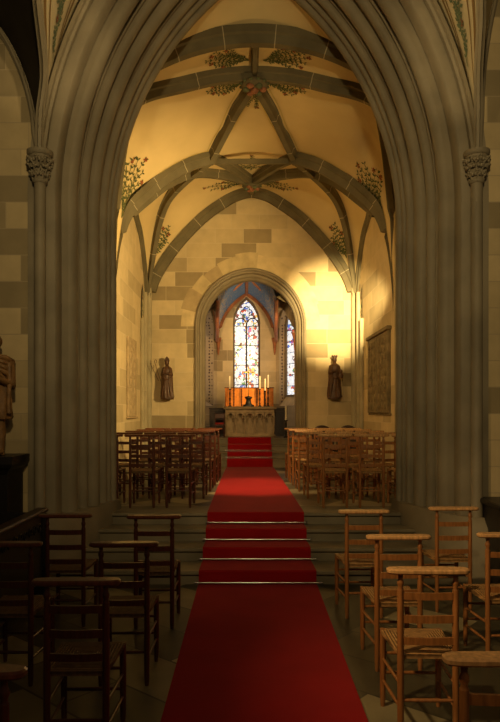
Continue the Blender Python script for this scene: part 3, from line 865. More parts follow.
def window(name, T, L, half, sill, spr, rise, depth, glass, glasstop, mull=True):
    """stone frame with mullion and tracery, lead bars, glass; T is the facet frame"""
    c = L/2 if mull else L*(.53 if name != 'window_3' else .47)
    root = empty(name, T(c, depth, sill)); struct(root)
    base = T(c, depth, sill)
    def loc(u, k, z): return T(u, k, z) - base
    fr = MB()
    o1 = lancet(c, half+.03, sill-.02, spr, rise+.03); o2 = lancet(c, half-.035, sill+.03, spr, rise-.05)
    for i in range(len(o1)):
        j = (i+1) % len(o1)
        fr.add([loc(o1[i][0], depth-.06, o1[i][1]), loc(o1[j][0], depth-.06, o1[j][1]), loc(o2[j][0], depth-.03, o2[j][1]), loc(o2[i][0], depth-.03, o2[i][1])], [(0,1,2,3)])
        fr.add([loc(o2[i][0], depth-.03, o2[i][1]), loc(o2[j][0], depth-.03, o2[j][1]), loc(o2[j][0], depth+.04, o2[j][1]), loc(o2[i][0], depth+.04, o2[i][1])], [(0,1,2,3)])
    fr.build('window_frame', M['tracery'], root)
    tr = MB()
    if mull:
        tr.tube([loc(c, depth-.02, sill), loc(c, depth-.02, spr+.02)], .021, 8)
        q = half-.03
        for sg in (-1, 1):
            pts = [loc(c+sg*q*.5+u*.5*q/.5*.98, depth-.02, z) for u, z in [(p[0], p[1]) for p in arch_pts(0, .5, spr-.02, .17, 6)]]
            tr.tube(pts, .013, 6)
        # quatrefoil
        cz = spr+.31
        for k in range(4):
            a = pi/4*0 + k*pi/2
            ctr = (c+.085*math.cos(a), cz+.085*math.sin(a))
            pts = [loc(ctr[0]+.075*math.cos(a+t), depth-.02, ctr[1]+.075*math.sin(a+t)) for t in [(-2.0+4.0*m/10) for m in range(11)]]
            tr.tube(pts, .011, 6)
        for sg in (-1, 1):
            tr.tube([loc(c+sg*.33, depth-.02, spr+.08), loc(c+sg*.2, depth-.02, spr+.16), loc(c+sg*.10, depth-.02, spr+.16)], .01, 6)
        tr.build('mullion', M['lead'], root)
    bars = MB(); nb = 4 if mull else 6
    for k in range(nb):
        z = sill + (spr-sill)*(k+.9)/nb
        bars.tube([loc(c-half, depth-.005, z), loc(c+half, depth-.005, z)], .011 if mull else .008, 6)
    bars.build('saddle_bars', M['lead'], root)
    q = half-.02
    if mull:
        for sg in (-1, 1):
            g = MB(); a, b = sorted((c, c+sg*q))
            g.add([loc(a, depth+.01, sill), loc(b, depth+.01, sill), loc(b, depth+.01, spr+.05), loc(a, depth+.01, spr+.05)], [(0,1,2,3)])
            for e_ in (a, b-.035):
                g.add([loc(e_, depth+.006, sill), loc(e_+.035, depth+.006, sill), loc(e_+.035, depth+.006, spr+.05), loc(e_, depth+.006, spr+.05)], [(0,1,2,3)], 1)
            g.build('pane', [glass, M['glassblue']], root)
        g = MB(); ap = arch_pts(c, q, spr+.05, rise-.07, 10)
        g.add([loc(u, depth+.01, z) for u, z in ap], [tuple(range(len(ap)))]); g.build('tracery_pane', glasstop, root)
    else:
        g = MB(); ap = lancet(c, q, sill, spr, rise-.02)
        g.add([loc(u, depth+.01, z) for u, z in ap], [tuple(range(len(ap)))]); g.build('pane', glass, root)
    return root
window('window_1', TB, LB, .35, W0+.26, W0+2.36, .69, .2, M['glass'], M['glasstop'])
window('window_2', TR, LR, .40, W0+.42, W0+2.15, .60, .20, M['glassside'], M['glassside'], False)
window('window_3', TL, LL, .40, W0+.42, W0+2.15, .60, .46, M['glassside'], M['glassside'], False)
for T_, L_, dp, k_, nm_ in ((TR, LR, .22, .53, 'trim_16'), (TL, LL, .48, .47, 'trim_17')):
    sl = MB(); c_ = L_*k_
    sl.add([T_(c_-.42, 0, W0+.155), T_(c_+.42, 0, W0+.155), T_(c_+.42, dp, W0+.43), T_(c_-.42, dp, W0+.43)], [(0,1,2,3)])
    struct(sl.build(nm_, M['vous'][1]))
# apse vault: cells from the wall arches to the crown boss
mb = MB()
def wall_arch(T, L, spr, rise, N=16): return [T(u, -.005, z) for u, z in arch_pts(L/2, L/2, spr, rise, N)]
back = wall_arch(TB, LB, CAMZ+1.88, 1.28)
# front outline of the middle cell, close behind the arch
fcell = [Vector((-.60+1.2*k/32, 13.1, CAMZ+2.35+.95*(1-abs(k/16-1)**1.6))) for k in range(33)]
if back[0].x > 0: back = back[::-1]
mb.grid([[p.lerp(q, k/8) for k in range(9)] for p, q in zip(back, fcell)], 0, True)
cornr = {}
for sx, T, L in ((-1, TL, LL), (1, TR, LR)):
    wa = wall_arch(T, L, CAMZ+1.95, 1.2)
    if abs(wa[0].x) < abs(wa[-1].x): wa = wa[::-1]           # from the outer corner to the inner one
    c0 = back[0] if sx < 0 else back[-1]; c1 = fcell[0] if sx < 0 else fcell[-1]
    rl = [c1.lerp(c0, k/32) for k in range(33)]
    cornr[sx] = (c0, c1, wa)
    mb.grid([[p.lerp(q, k/6) for k in range(7)] for p, q in zip(wa, rl)], 3, True)
    wl = [Vector((sx*1.25, 13.02+2.88*k/16, CAMZ+1.95+1.0*math.sin(pi*k/16))) for k in range(17)]
    mb.grid([[p.lerp(c1, k/6) for k in range(7)] for p in wl], 3, True)
abv = BVHTree.FromPolygons(mb.v, mb.f)
for (px, py) in ((238, 286), (257, 286)):
    o = Vector((CAMX+.09, 0, CAMZ)); d = (W(px, py, 1)-Vector((CAMX,0,CAMZ))).normalized()
    h = abv.ray_cast(o+d*13.5, d)
    if h[0] is not None:
        c = h[0]; nn_ = h[1]; ux = Vector((1,0,0)); ux = (ux-nn_*ux.dot(nn_)).normalized(); uy = nn_.cross(ux)
        for (r0, mi, of) in ((.17,1,.006),(.11,2,.010),(.06,1,.014)):
            mb.add([stick(c+(ux*math.cos(2*pi*k/18)*r0+uy*math.sin(2*pi*k/18)*r0*.85)*(1+.12*math.cos(6*pi*k/9)), abv, of) for k in range(18)], [tuple(range(18))], mi)
M['medal'] = plain('painted_medallion_orange', (.55,.22,.05,1), .8, .5, 14, 0)
M['medal2'] = plain('painted_medallion_brown', (.33,.10,.03,1), .8, .5, 14, 0)
struct(mb.build('ceiling_apse', [M['apseweb'], M['medal'], M['medal2'], M['relief']]))
ar = MB()
ASEC = [(-.055,.04),(-.055,-.02),(-.022,-.075),(.022,-.075),(.055,-.02),(.055,.04)]
sweep(ar, back, ASEC, scale=1.0)
for sx in (-1, 1):
    c0, c1, wa = cornr[sx]
    sweep(ar, [p + Vector((-sx*.01,-.01,0)) for p in wa], ASEC, scale=.8)
    sweep(ar, [c0.lerp(c1, k/8) + Vector((0,0,-.01)) for k in range(9)], ASEC, scale=.8)
    for (x, y) in ((A2[0], A2[1]), (A1[0], A1[1])):
        ar.lathe([(.012,-.42),(.03,-.32),(.045,-.12),(.075,.0),(.085,.03)], (sx*x*.955, y-.06, CAMZ+1.93), 8)
m_ = back[16]; sweep(ar, [m_.lerp(fcell[16], k/8)+Vector((0,-.01,-.02)) for k in range(9)], ASEC, scale=.75)
struct(ar.build('trim_15', M['reddish']))
for o_ in list(COL.objects)[APSE0:]:
    if o_.parent is None: o_.location.x -= .09

# ------------------------------------------------------------------ carpet
def carpet():
    prof = [(-2.2,0,1.17),(1.5,0,1.15),(3.4,0,1.10),(SD[0]-.02,0,1.13)]
    wd = [1.12,1.10,1.08,1.08]
    th = .012
    for k, D in enumerate(SD):
        z = r*(k+1)
        prof += [(D-.014, z-r, wd[k]), (D-.014, z-.01, wd[k]), (D+.0, z, wd[k])]
        if k < 3: prof += [(SD[k+1]-.02, z, wd[min(k+1,3)])]
    prof += [(8.5,CH,1.06),(10.5,CH,1.02),(12.0,CH,.98),(AD[0]-.02,CH,.95)]
    for k, D in enumerate(AD):
        z0 = CH if k == 0 else AZ[k-1]
        prof += [(D-.014, z0, .93), (D-.014, AZ[k]-.01, .93), (D+.0, AZ[k], .93)]
        if k < 3: prof += [(AD[k+1]-.02, AZ[k], .93)]
    prof += [(14.22, AZ[3], .93)]
    mb = MB()
    top, bot = [], []
    for i, (D, z, w) in enumerate(prof):
        cx = -.03 + (.0 if D < 7 else -.02*(D-7)/6)
        cx += .02*max(0, min(1, (D-3)/3))
        top.append([Vector((cx-w/2+w*k/6, D, z+th)) for k in range(7)])
    mb.grid(top, 0, False, flip=False)
    # edges
    for j in (0, 6):
        for a, b in zip(top, top[1:]):
            mb.add([a[j], b[j], b[j]-Vector((0,0,th)), a[j]-Vector((0,0,th))], [(0,1,2,3)])
    o = mb.build('carpet_runner', M['carpet'])
    return tag(o, 'long red carpet runner up the middle aisle, over both flights of steps', 'carpet')
carpet()
cxs = -.02
names = ['lowest chancel step', 'second chancel step', 'third chancel step', 'topmost chancel step']
for k, D in enumerate(SD):
    z = r*k + .03
    hw = [.60,.585,.57,.555][k]
    rt = empty('stair_rod', (cxs+.02, D-.028, z))
    b_ = MB(); b_.tube([(-hw,0,0),(hw,0,0)], .008, 8); b_.build('rod', M['rod'], rt)
    for sg in (-1, 1):
        e_ = MB(); e_.ball((sg*hw,0,0), .013, 8); e_.build('end_knob', M['rod'], rt)
    tag(rt, 'steel carpet rod at the foot of the '+names[k], 'stair rod', 'carpet rods on the chancel steps')
for k, D in enumerate(AD):
    if k not in (1, 2): continue
    rt = empty('stair_rod', (-.04, D-.026, AZ[k-1]+.028))
    b_ = MB(); b_.tube([(-.50,0,0),(.50,0,0)], .007, 8); b_.build('rod', M['rod'], rt)
    for sg in (-1, 1):
        e_ = MB(); e_.ball((sg*.5,0,0), .012, 8); e_.build('end_knob', M['rod'], rt)
    tag(rt, 'steel carpet rod at the foot of the %s altar step' % ('second' if k == 1 else 'third'), 'stair rod', 'carpet rods on the altar steps')

# ------------------------------------------------------------------ chairs
RZ = .865
def make_chair(wd, rail, rush):
    root = empty('chair', (0,0,0))
    tr = MB()
    # top board with rounded ends
    hw, hd = .2075, .042
    lv = [(.80,.838),(1.0,.846),(1.0,.858),(.82,RZ)]
    rows = []
    for (k, z) in lv:
        row = []
        N = 28
        for i in range(N):
            a = 2*pi*i/N; c, s_ = math.cos(a), math.sin(a)
            x = math.copysign(abs(c)**.35, c)*(hw - hd*(1-k)); y = math.copysign(abs(s_)**.6, s_)*hd*k
            row.append(Vector((x, -.195+y, z)))
        rows.append(row+[row[0]])
    tr.grid(rows, 0, True); tr.add(rows[-1][:-1], [tuple(range(28))]); tr.add(rows[0][:-1], [tuple(range(27,-1,-1))])
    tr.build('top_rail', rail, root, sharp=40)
    for sx in (-1, 1):
        p = MB()
        p.tube([(sx*.138,-.20,0),(sx*.138,-.20,.05),(sx*.138,-.195,.42),(sx*.138,-.195,.755)], [.013,.0165,.0175,.0165], 8)
        p.lathe([(.0165,.752),(.011,.768),(.017,.785),(.017,.795),(.011,.81),(.013,.83),(.014,.84)], (sx*.138,-.195,0), 8)
        p.build('back_post', wd, root)
        l = MB(); l.tube([(sx*.155,.175,0),(sx*.155,.175,.05),(sx*.155,.172,.30),(sx*.155,.17,.435)], [.012,.0155,.018,.017], 8)
        l.build('leg', wd, root)
        for z in (.15, .27):
            s_ = MB(); s_.tube([(sx*.138,-.195,z+.01),(sx*.147,0,z+.003),(sx*.155,.172,z)], [.008,.0105,.008], 6)
            s_.build('stretcher', wd, root)
    for (y, z, hw2) in ((.172,.30,.155), (.172,.19,.155), (-.197,.20,.138)):
        s_ = MB(); s_.tube([(-hw2,y,z),(0,y,z),(hw2,y,z)], [.008,.0105,.008], 6); s_.build('stretcher', wd, root)
    for (z, h) in ((.725,.036), (.61,.038), (.50,.036)):
        s_ = MB()
        N = 8; rows = []
        for i in range(N+1):
            x = -.138 + .276*i/N; b = -.012*math.sin(pi*i/N)
            rows.append([Vector((x,-.203+b,z-h/2)), Vector((x,-.203+b,z+h/2)), Vector((x,-.190+b,z+h/2)), Vector((x,-.190+b,z-h/2)), Vector((x,-.203+b,z-h/2))])
        s_.grid(rows, 0, False); s_.build('slat', wd, root)
    st = MB()
    # rush seat: four triangles dipping to the middle, thick rolled edge
    N = 10; rows, rowsb = [], []
    for j in range(N+1):
        y = -.20 + .39*j/N
        row = []
        for i in range(N+1):
            hwx = .142 + (.172-.142)*j/N
            x = -hwx + 2*hwx*i/N
            e = min(i, N-i, j, N-j)/ (N/2)
            row.append(Vector((x, y, .432 + .012*math.sin(min(1, e*2.2)*pi/2) - .012*e)))
        rows.append(row)
    st.grid(rows, 0, True)
    edge = rows[0] + [q[-1] for q in rows[1:]] + rows[-1][-2::-1] + [q[0] for q in rows[-2:0:-1]]
    low = [Vector((p.x*.97, p.y*.97, .408)) for p in edge]
    m_ = len(edge)
    st.add(edge+low, [(i, m_+i, m_+(i+1)%m_, (i+1)%m_) for i in range(m_)], 0, True)
    st.add(low, [tuple(range(m_))])
    st.build('seat', rush, root)
    return root
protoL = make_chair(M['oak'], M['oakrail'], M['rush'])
protoD = make_chair(M['dark'], M['darkrail'], M['rushdark'])
used = {id(protoL): False, id(protoD): False}
def place(proto, loc, rz, label, group):
    if not used[id(proto)]:
        used[id(proto)] = True; o = proto
    else: o = copy_tree(proto)
    o.location = loc; o.rotation_euler.z = rz
    tag(o, label, 'chair', group); return o
GR, GL = 'light oak chairs right of the carpet', 'dark chairs left of the carpet'
def nave(proto, pxc, ytop, rz, label, group):
    D = (CAMZ-RZ)*F/(ytop-CY)
    x = CAMX + (pxc-CX)*D/F
    c, s_ = math.cos(rz), math.sin(rz)
    return place(proto, (x - .195*s_, D + .195*c, 0), rz, label, group)
nave(protoL, 364, 510, .03, 'light oak chair right beside the carpet, closest to the steps', GR)
nave(protoL, 398.5, 535, .02, 'light oak chair with rush seat on the right, second behind the one nearest the steps', GR)
nave(protoL, 428, 568, -.02, 'foreground light oak chair on the right, its whole back and rush seat in view', GR)
nave(protoL, 507, 655, .0, 'light oak chair cut off by the lower right corner, only pale rail and post showing', GR)
nave(protoL, 453.5, 507, .02, 'light oak chair standing against the foot of the right grey pier', GR)
nave(protoL, 509, 533, .0, 'light oak chair cut by the right picture edge in front of the black cabinet', GR)
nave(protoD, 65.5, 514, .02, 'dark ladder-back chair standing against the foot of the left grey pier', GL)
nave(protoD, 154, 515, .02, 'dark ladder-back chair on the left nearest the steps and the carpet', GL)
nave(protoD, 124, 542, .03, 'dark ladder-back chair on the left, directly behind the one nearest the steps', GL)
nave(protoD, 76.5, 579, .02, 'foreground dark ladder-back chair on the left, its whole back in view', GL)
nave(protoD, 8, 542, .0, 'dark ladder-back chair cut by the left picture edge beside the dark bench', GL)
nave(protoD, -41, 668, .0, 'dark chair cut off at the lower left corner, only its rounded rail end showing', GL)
rows_ = [(7.55,.965),(8.35,.86),(9.1,.81),(9.85,.78),(10.6,.76)]
ordn = ['first row', 'second row', 'third row', 'fourth row', 'row nearest altar']
for side in (1, -1):
    for ri, (D, x0) in enumerate(rows_):
        for ci in range(3):
            x = side*(x0 + .432*ci) - (.03 if side > 0 else -.03)
            if side < 0: x += .02
            rz = random.uniform(-.012,.012)
            where = ['beside the carpet', 'middle seat', 'beside the wall'][ci]
            if side > 0: place(protoL, (x, D+.2, CH), rz, 'light oak chair in raised right block, %s, %s' % (ordn[ri], where), 'light oak chairs in the chancel')
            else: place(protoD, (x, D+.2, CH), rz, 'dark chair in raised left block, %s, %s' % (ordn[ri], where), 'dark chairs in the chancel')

# two round-backed chairs against the back wall on the right
def round_chair(x, label):
    root = empty('round_back_chair', (x, 12.2, CH))
    b_ = MB(); pts = [( .21*math.cos(a), .2, .62+.23*math.sin(a)) for a in [pi*k/16 for k in range(17)]]
    b_.tube([(.21,.2,.42)]+pts+[(-.21,.2,.42)], .025, 8)
    b_.add([Vector((p[0]*.95, .2, p[2])) for p in pts]+[Vector((-.2,.2,.45)),Vector((.2,.2,.45))], [tuple(range(19))])
    b_.build('backrest', M['cab'], root)
    s_ = MB(); s_.box(-.22,.22,-.2,.22,.40,.45,0,.012); s_.build('seat', M['cab'], root)
    for sx in (-1,1):
        for y in (-.17,.19):
            l_ = MB(); l_.tube([(sx*.19,y,0),(sx*.19,y,.41)], [.016,.022], 8); l_.build('leg', M['cab'], root)
    tag(root, label, 'chair', 'round-backed chairs along the back wall')
round_chair(W(322,430,12.4).x, 'dark round-backed chair against the back wall under the right statue, nearer the altar')
round_chair(W(348,430,12.4).x, 'dark round-backed chair against the back wall, nearer the right corner')

# ------------------------------------------------------------------ altar group
at = empty('altar', (-.02, 14.3, AZ[3]))
ah = .685; aw = .545
b_ = MB(); b_.box(-aw,aw,.17,.62,.06,ah-.06); b_.box(-aw,aw,.03,.18,.545,ah-.06); b_.box(-aw,aw,.03,.18,.06,.10); b_.box(-aw-.03,aw+.03,.0,.66,0,.06,0,.015); b_.build('body', M['altar'], at)
b_ = MB(); b_.box(-aw-.05,aw+.05,-.02,.68,ah-.06,ah-.02,0,.012); b_.box(-aw-.035,aw+.035,.0,.66,ah-.02,ah,0,.008); b_.build('slab', M['altar'], at)
for k in range(5):
    c = -aw + (k+.5)*2*aw/5
    a_ = MB(); hw = aw/5-.014
    for sg in (-1,1): a_.box(c+sg*(hw+.007)-.013, c+sg*(hw+.007)+.013, .03, .18, .10, .44, 0, .004)
    op = arch_pts(c, hw, .42, hw*1.15, 10)
    for q0, q1 in zip(op, op[1:]):          # spandrel above the arch
        a_.add([Vector((q0[0],.03,q0[1])), Vector((q1[0],.03,q1[1])), Vector((q1[0],.03,.55)), Vector((q0[0],.03,.55))], [(0,1,2,3)])
        a_.add([Vector((q0[0],.03,q0[1])), Vector((q1[0],.03,q1[1])), Vector((q1[0],.18,q1[1])), Vector((q0[0],.18,q0[1]))], [(0,1,2,3)])
    for sg in (-1,1): a_.box(min(c+sg*hw, c+sg*(hw+.02)), max(c+sg*hw, c+sg*(hw+.02)), .03, .18, .42, .55)
    for sg in (-1, 1):                      # cusps of the trefoil
        a_.tube([Vector((c+sg*hw*.98,.045,.43)), Vector((c+sg*hw*.55,.045,.425)), Vector((c+sg*hw*.42,.045,.46)), Vector((c+sg*hw*.62,.045,.50))], [.016,.014,.012,.012], 6)
    a_.build('arcade_panel', M['altar'], at)
tag(at, 'brown stone altar with a row of five trefoil arches on its front', 'altar')
# retable
rx0, rx1 = W(225,0,14.7).x, W(273.5,0,14.7).x
rz0 = AZ[3]+ah; rh_ = 18.5*14.7/F
rt = empty('retable', ((rx0+rx1)/2, 14.72, rz0)); hw = (rx1-rx0)/2
b_ = MB(); b_.box(-hw,hw,0,.10,0,rh_,0,.006); b_.build('back_panel', M['retable'], rt)
b_ = MB(); b_.box(-hw-.015,hw+.015,-.015,.11,rh_,rh_+.02,0,.004); b_.build('cornice', M['retdark'], rt)
for k in range(7):
    c = -hw+.03 + k*(2*hw-.06)/6
    p_ = MB()
    p_.tube([(c,-.012,.01),(c,-.012,rh_-.01)], .012, 6)
    for m_ in range(6): p_.ball((c,-.016,.04+m_*rh_/6.6), .019, 6, 0, (1,.8,.7))
    p_.build('pilaster', M['retdark'] if k in (1,2,4,5) else M['retable'], rt)
tag(rt, 'bright orange gilded retable panel with dark carved pilasters standing on the altar', 'retable')
# candlesticks and candles
ctop = AZ[3]+ah
def candlestick(px, h, label):
    yy = 14.43 if px == 265 else 14.56
    x = W(px, 0, yy).x
    o = empty('candlestick', (x, yy, ctop))
    b_ = MB(); b_.lathe([(.04,0),(.042,.012),(.025,.025),(.013,.04)], (0,0,0), 12); b_.build('base', M['iron'], o)
    b_ = MB(); b_.lathe([(.013,.035),(.022,.07),(.011,.10),(.022,h*.45),(.011,h*.55),(.02,h*.75),(.01,h-.03)], (0,0,0), 10); b_.build('stem', M['iron'], o)
    b_ = MB(); b_.lathe([(.01,h-.03),(.027,h-.012),(.030,h),(.02,h)], (0,0,0), 12); b_.build('drip_pan', M['iron'], o)
    return tag(o, label, 'candlestick', 'dark candlesticks on the altar')
def candle(px, z0, h, label):
    yy = 14.43 if px == 265 else 14.56
    x = W(px, 0, yy).x
    o = empty('candle', (x, yy, z0))
    b_ = MB(); b_.lathe([(.020,0),(.021,h*.9),(.019,h-.01),(.010,h-.004)], (0,0,0), 12); b_.build('wax', M['wax'], o)
    b_ = MB(); b_.tube([(0,0,h-.006),(.002,0,h+.012)], .002, 5); b_.build('wick', M['iron'], o)
    return tag(o, label, 'candle', 'white candles on the altar')
for (px, h, ch, a) in ((230,.40,.30,'at the left end of the altar, standing alone'), (259.8,.40,.30,'left one of the three right of the altar cross'), (265,.36,.27,'shortest one, in the middle of the three right of the cross'), (268,.43,.30,'at the right end of the altar')):
    candlestick(px, h, 'dark turned candlestick '+a); candle(px, ctop+h, ch, 'white candle '+a)
# cross
x = W(248.5,0,14.5).x
cr = empty('altar_cross', (x, 14.48, ctop))
b_ = MB(); b_.lathe([(.13,0),(.13,.03),(.07,.06),(.05,.16),(.085,.20),(.085,.22),(.02,.24)], (0,0,0), 14, sy=.6); b_.build('foot', M['iron'], cr)
b_ = MB(); b_.tube([(0,0,.22),(0,0,.62)], .009, 8); b_.build('stem', M['gold'], cr)
b_ = MB(); b_.box(-.014,.014,-.012,.012,.60,.90,0,.004); b_.box(-.10,.10,-.012,.012,.76,.79,0,.004)
for (a, c) in ((0,.90),(-.10,.775),(.10,.775)): b_.ball((a,0,c), .02, 8)
b_.build('cross', M['gold'], cr)
tag(cr, 'golden altar cross on a black foot before the tall window', 'cross')
# dark wooden screens beside the altar
for sx, (pa, pb), lab in ((-1,(209.5,225),'dark panelled wooden cabinet left of the altar'), (1,(273.5,285),'dark panelled wooden cabinet right of the altar')):
    xa, xb = W(pa,0,15.03).x, W(pb,0,15.03).x
    o = empty('side_cabinet', ((xa+xb)/2, 15.03, AZ[3])); h = (xb-xa)/2
    b_ = MB(); b_.box(-h,h,0,.3,0,.63,0,.008); b_.build('body', M['cab'], o)
    b_ = MB(); b_.box(-h-.012,h+.012,-.02,.32,.63,.66,0,.006); b_.build('top', M['cab'], o)
    b_ = MB(); b_.box(-h+.03,h-.03,-.014,.0,.05,.58,0,.008); b_.build('door', M['cab'], o)
    tag(o, lab, 'cabinet')
# standing candle right of the altar
x = W(286,0,13.98).x
o = empty('standing_candlestick', (x-.0, 14.0, AZ[3]))
b_ = MB(); b_.lathe([(.055,0),(.06,.015),(.025,.04)], (0,0,0), 12); b_.build('base', M['iron'], o)
b_ = MB(); b_.lathe([(.016,.03),(.026,.12),(.014,.16),(.024,.30),(.014,.36)], (0,0,0), 10); b_.build('stem', M['iron'], o)
b_ = MB(); b_.lathe([(.012,.355),(.045,.375),(.048,.385),(.03,.385)], (0,0,0), 12); b_.build('drip_pan', M['iron'], o)
tag(o, 'dark floor candlestick standing right of the altar on the top step', 'candlestick')
c_ = empty('candle', (x, 14.0, AZ[3]+.385))
b_ = MB(); b_.lathe([(.022,0),(.021,.31),(.010,.318)], (0,0,0), 12); b_.build('wax', M['wax'], c_)
tag(c_, 'tall white candle on the floor candlestick right of the altar', 'candle')
# small chair with red cushion left of altar
o = empty('server_chair', (W(219.5,0,14.1).x, 14.1, AZ[3]))
b_ = MB(); b_.box(-.11,.11,-.1,.12,.26,.29,0,.006); b_.build('seat', M['dark'], o)
b_ = MB(); b_.box(-.10,.10,-.09,.10,.29,.33,0,.015); b_.build('cushion', M['red_cloth'], o)
for sx in (-1,1):
    b_ = MB(); b_.tube([(sx*.10,-.09,0),(sx*.10,-.09,.27)], .011, 6); b_.build('leg', M['dark'], o)
    b_ = MB(); b_.tube([(sx*.10,.11,0),(sx*.10,.11,.55)], .011, 6); b_.build('back_post', M['dark'], o)
b_ = MB(); b_.box(-.10,.10,.10,.12,.42,.53,0,.006); b_.build('back_rail', M['dark'], o)
tag(o, 'small dark chair with a red cushion left of the altar', 'chair')

# ------------------------------------------------------------------ wall figures
def figure(mb, h, fold_n=9, fold_d=.13, hat='mitre', arms=(1,1), seed=0, face_y=-1, rob=1.0):
    """robed standing figure of height h, facing -y, as one closed mesh of draped rings, head, face, arms and hands"""
    s = h
    def fold(a, z):
        d = fold_d*max(0, 1-z/(s*.62))
        return 1 + d*math.cos(fold_n*a + 1.7*math.sin(z*9/s) + seed) + d*.5*math.cos((fold_n*2-3)*a+seed*2+z*5/s)
    prof = [(.150,0),(.152,.03),(.145,.12),(.140,.25),(.137,.38),(.138,.50),(.132,.60),(.128,.68),(.118,.735),(.090,.775),(.050,.80),(.040,.815),(.040,.835)]
    mb.lathe([(q*s*rob, z*s) for q, z in prof], (0,0,0), 40, 0, 1, .72, fold)
    hc = .885*s
    mb.lathe([(.01,-.075*s),(.038*s,-.062*s),(.054*s,-.03*s),(.060*s,.005*s),(.057*s,.035*s),(.042*s,.062*s),(.012,.074*s)], (0,-.006*s,hc), 18, 0, .86, 1.0)
    mb.ball((0,-.066*s,hc-.006*s), .012*s, 8, 0, (.7,1,1.5))                       # nose
    for sg in (-1,1):
        mb.ball((sg*.021*s,-.054*s,hc+.014*s), .009*s, 8, 0, (1.2,.6,.7))             # eyes
        mb.ball((sg*.052*s,.0,hc), .012*s, 8, 0, (.5,1,1.5))                          # ears
    mb.ball((0,-.056*s,hc-.034*s), .013*s, 8, 0, (1.4,.6,.5))                      # mouth
    if hat == 'mitre':
        for yy in (-.02*s, .024*s):
            N = 9; out = []
            fr_ = [(-.058*s,hc+.03*s),(-.064*s,hc+.07*s),(-.045*s,hc+.12*s),(0,hc+.165*s),(.045*s,hc+.12*s),(.064*s,hc+.07*s),(.058*s,hc+.03*s)]
            a = [Vector((x_, yy-.022*s*(1-abs(x_)/(.07*s)), z_)) for x_, z_ in fr_]; b = [Vector((x_, yy+.022*s*(1-abs(x_)/(.07*s)), z_)) for x_, z_ in fr_]
            m_ = len(a)
            mb.add(a+b, [tuple(range(m_)), tuple(range(2*m_-1,m_-1,-1))]+[(i, m_+i, m_+(i+1)%m_, (i+1)%m_) for i in range(m_)])
        mb.lathe([(.06*s,hc+.022*s),(.064*s,hc+.03*s),(.06*s,hc+.05*s)], (0,0,0), 16, 0, .95, 1)
    elif hat == 'crown':
        mb.lathe([(.055*s,hc+.03*s),(.064*s,hc+.075*s),(.058*s,hc+.085*s),(.02*s,hc+.088*s)], (0,0,0), 16, 0, .95, 1)
        for k in range(8):
            a = 2*pi*k/8; mb.ball((.06*s*math.cos(a), .06*s*math.sin(a), hc+.09*s), .014*s, 6, 0, (1,1,1.5))
    else:
        mb.ball((0,.012*s,hc+.02*s), .063*s, 12, 0, (.95,1,1))
    for sg, on in zip((-1,1), arms):
        sh = Vector((sg*.088*s,0,.735*s)); el = Vector((sg*.118*s,-.03*s,.575*s)); wr = Vector((sg*(.045 if on else .10)*s,-.125*s,.60*s if on else .52*s))
        mb.tube([sh+Vector((0,0,.02*s)), sh, sh.lerp(el,.5), el, el.lerp(wr,.55), wr], [.03*s,.042*s,.042*s,.044*s,.042*s,.03*s], 10)
        hd = (wr-el).normalized()
        mb.ball(wr+hd*.022*s, .022*s, 8, 0, (1,1,.8))
        for k in range(5):
            p = wr+hd*.03*s+Vector((0,0,(k-2)*.009*s)); mb.tube([p, p+hd*.025*s+Vector((-sg*.006*s,0,0)), p+hd*(.04-.004*abs(k-2))*s+Vector((-sg*.015*s,.004*s,-.004*s))], [.0055*s,.005*s,.0035*s], 5)
    # mantle edges
    for sg in (-1,1):
        mb.tube([Vector((sg*.06*s,-.07*s,.77*s)), Vector((sg*.085*s,-.10*s,.62*s)), Vector((sg*.05*s,-.105*s,.40*s)), Vector((sg*.10*s,-.105*s,.15*s)), Vector((sg*.11*s,-.10*s,.02*s))], [.014*s,.018*s,.016*s,.018*s,.014*s], 6)
    mb.tube([Vector((-.10*s,-.085*s,.50*s)), Vector((-.02*s,-.12*s,.44*s)), Vector((.06*s,-.115*s,.46*s)), Vector((.12*s,-.06*s,.54*s))], [.016*s,.022*s,.02*s,.014*s], 6)
def wall_statue(name, px, ybase, ytop, hat, rob, label, crozier):
    D = 12.55
    base = W(px, ybase, D); h = (ybase-ytop)*D/F
    o = empty(name, base)
    br = MB(); br.lathe([(.10,-.04),(.125,-.035),(.13,-.005),(.125,0)], (0,.02,0), 18, 0, 1, .8); br.box(-.05,.05,.05,.17,-.038,-.006); br.build('bracket', M['bronze'], o)
    f_ = MB(); figure(f_, h/(1.05 if hat == 'mitre' else 1.0), hat=hat, arms=(1,1), seed=px, rob=rob); f_.build('figure', M['bronze'], o, sharp=60)
    if crozier:
        c_ = MB()
        c_.tube([(-.10,-.13,.30),(-.22,-.10,.66),(-.235,-.10,.70),(-.215,-.10,.735),(-.19,-.10,.72),(-.185,-.10,.69),(-.20,-.10,.675)], .007, 6)
        c_.build('crozier', M['bronze'], o)
        c_ = MB(); c_.tube([(-.15,-.11,.32),(-.265,-.09,.56),(-.30,-.09,.62),(-.315,-.09,.66)], .006, 6)
        c_.tube([(-.265,-.09,.56),(-.245,-.09,.60),(-.25,-.09,.63)], .005, 6); c_.build('staff', M['bronze'], o)
    else:
        c_ = MB(); c_.ball((.10,-.14,h*.60), .045, 10, 0, (.9,.9,1)); c_.lathe([(.04,h*.44),(.055,h*.50),(.045,h*.56)], (.10,-.12,0), 10)
        c_.build('held_child', M['bronze'], o)
    tag(o, label, 'statue', 'carved statues on the back wall')
wall_statue('bishop_statue', 167, 397.5, 356.5, 'mitre', 1.08, 'dark carved bishop statue with a crozier, on the back wall left of the arch', True)
wall_statue('saint_statue', 334.5, 397.5, 355, 'crown', 1.05, 'dark carved crowned saint holding a child, on the back wall right of the arch', False)
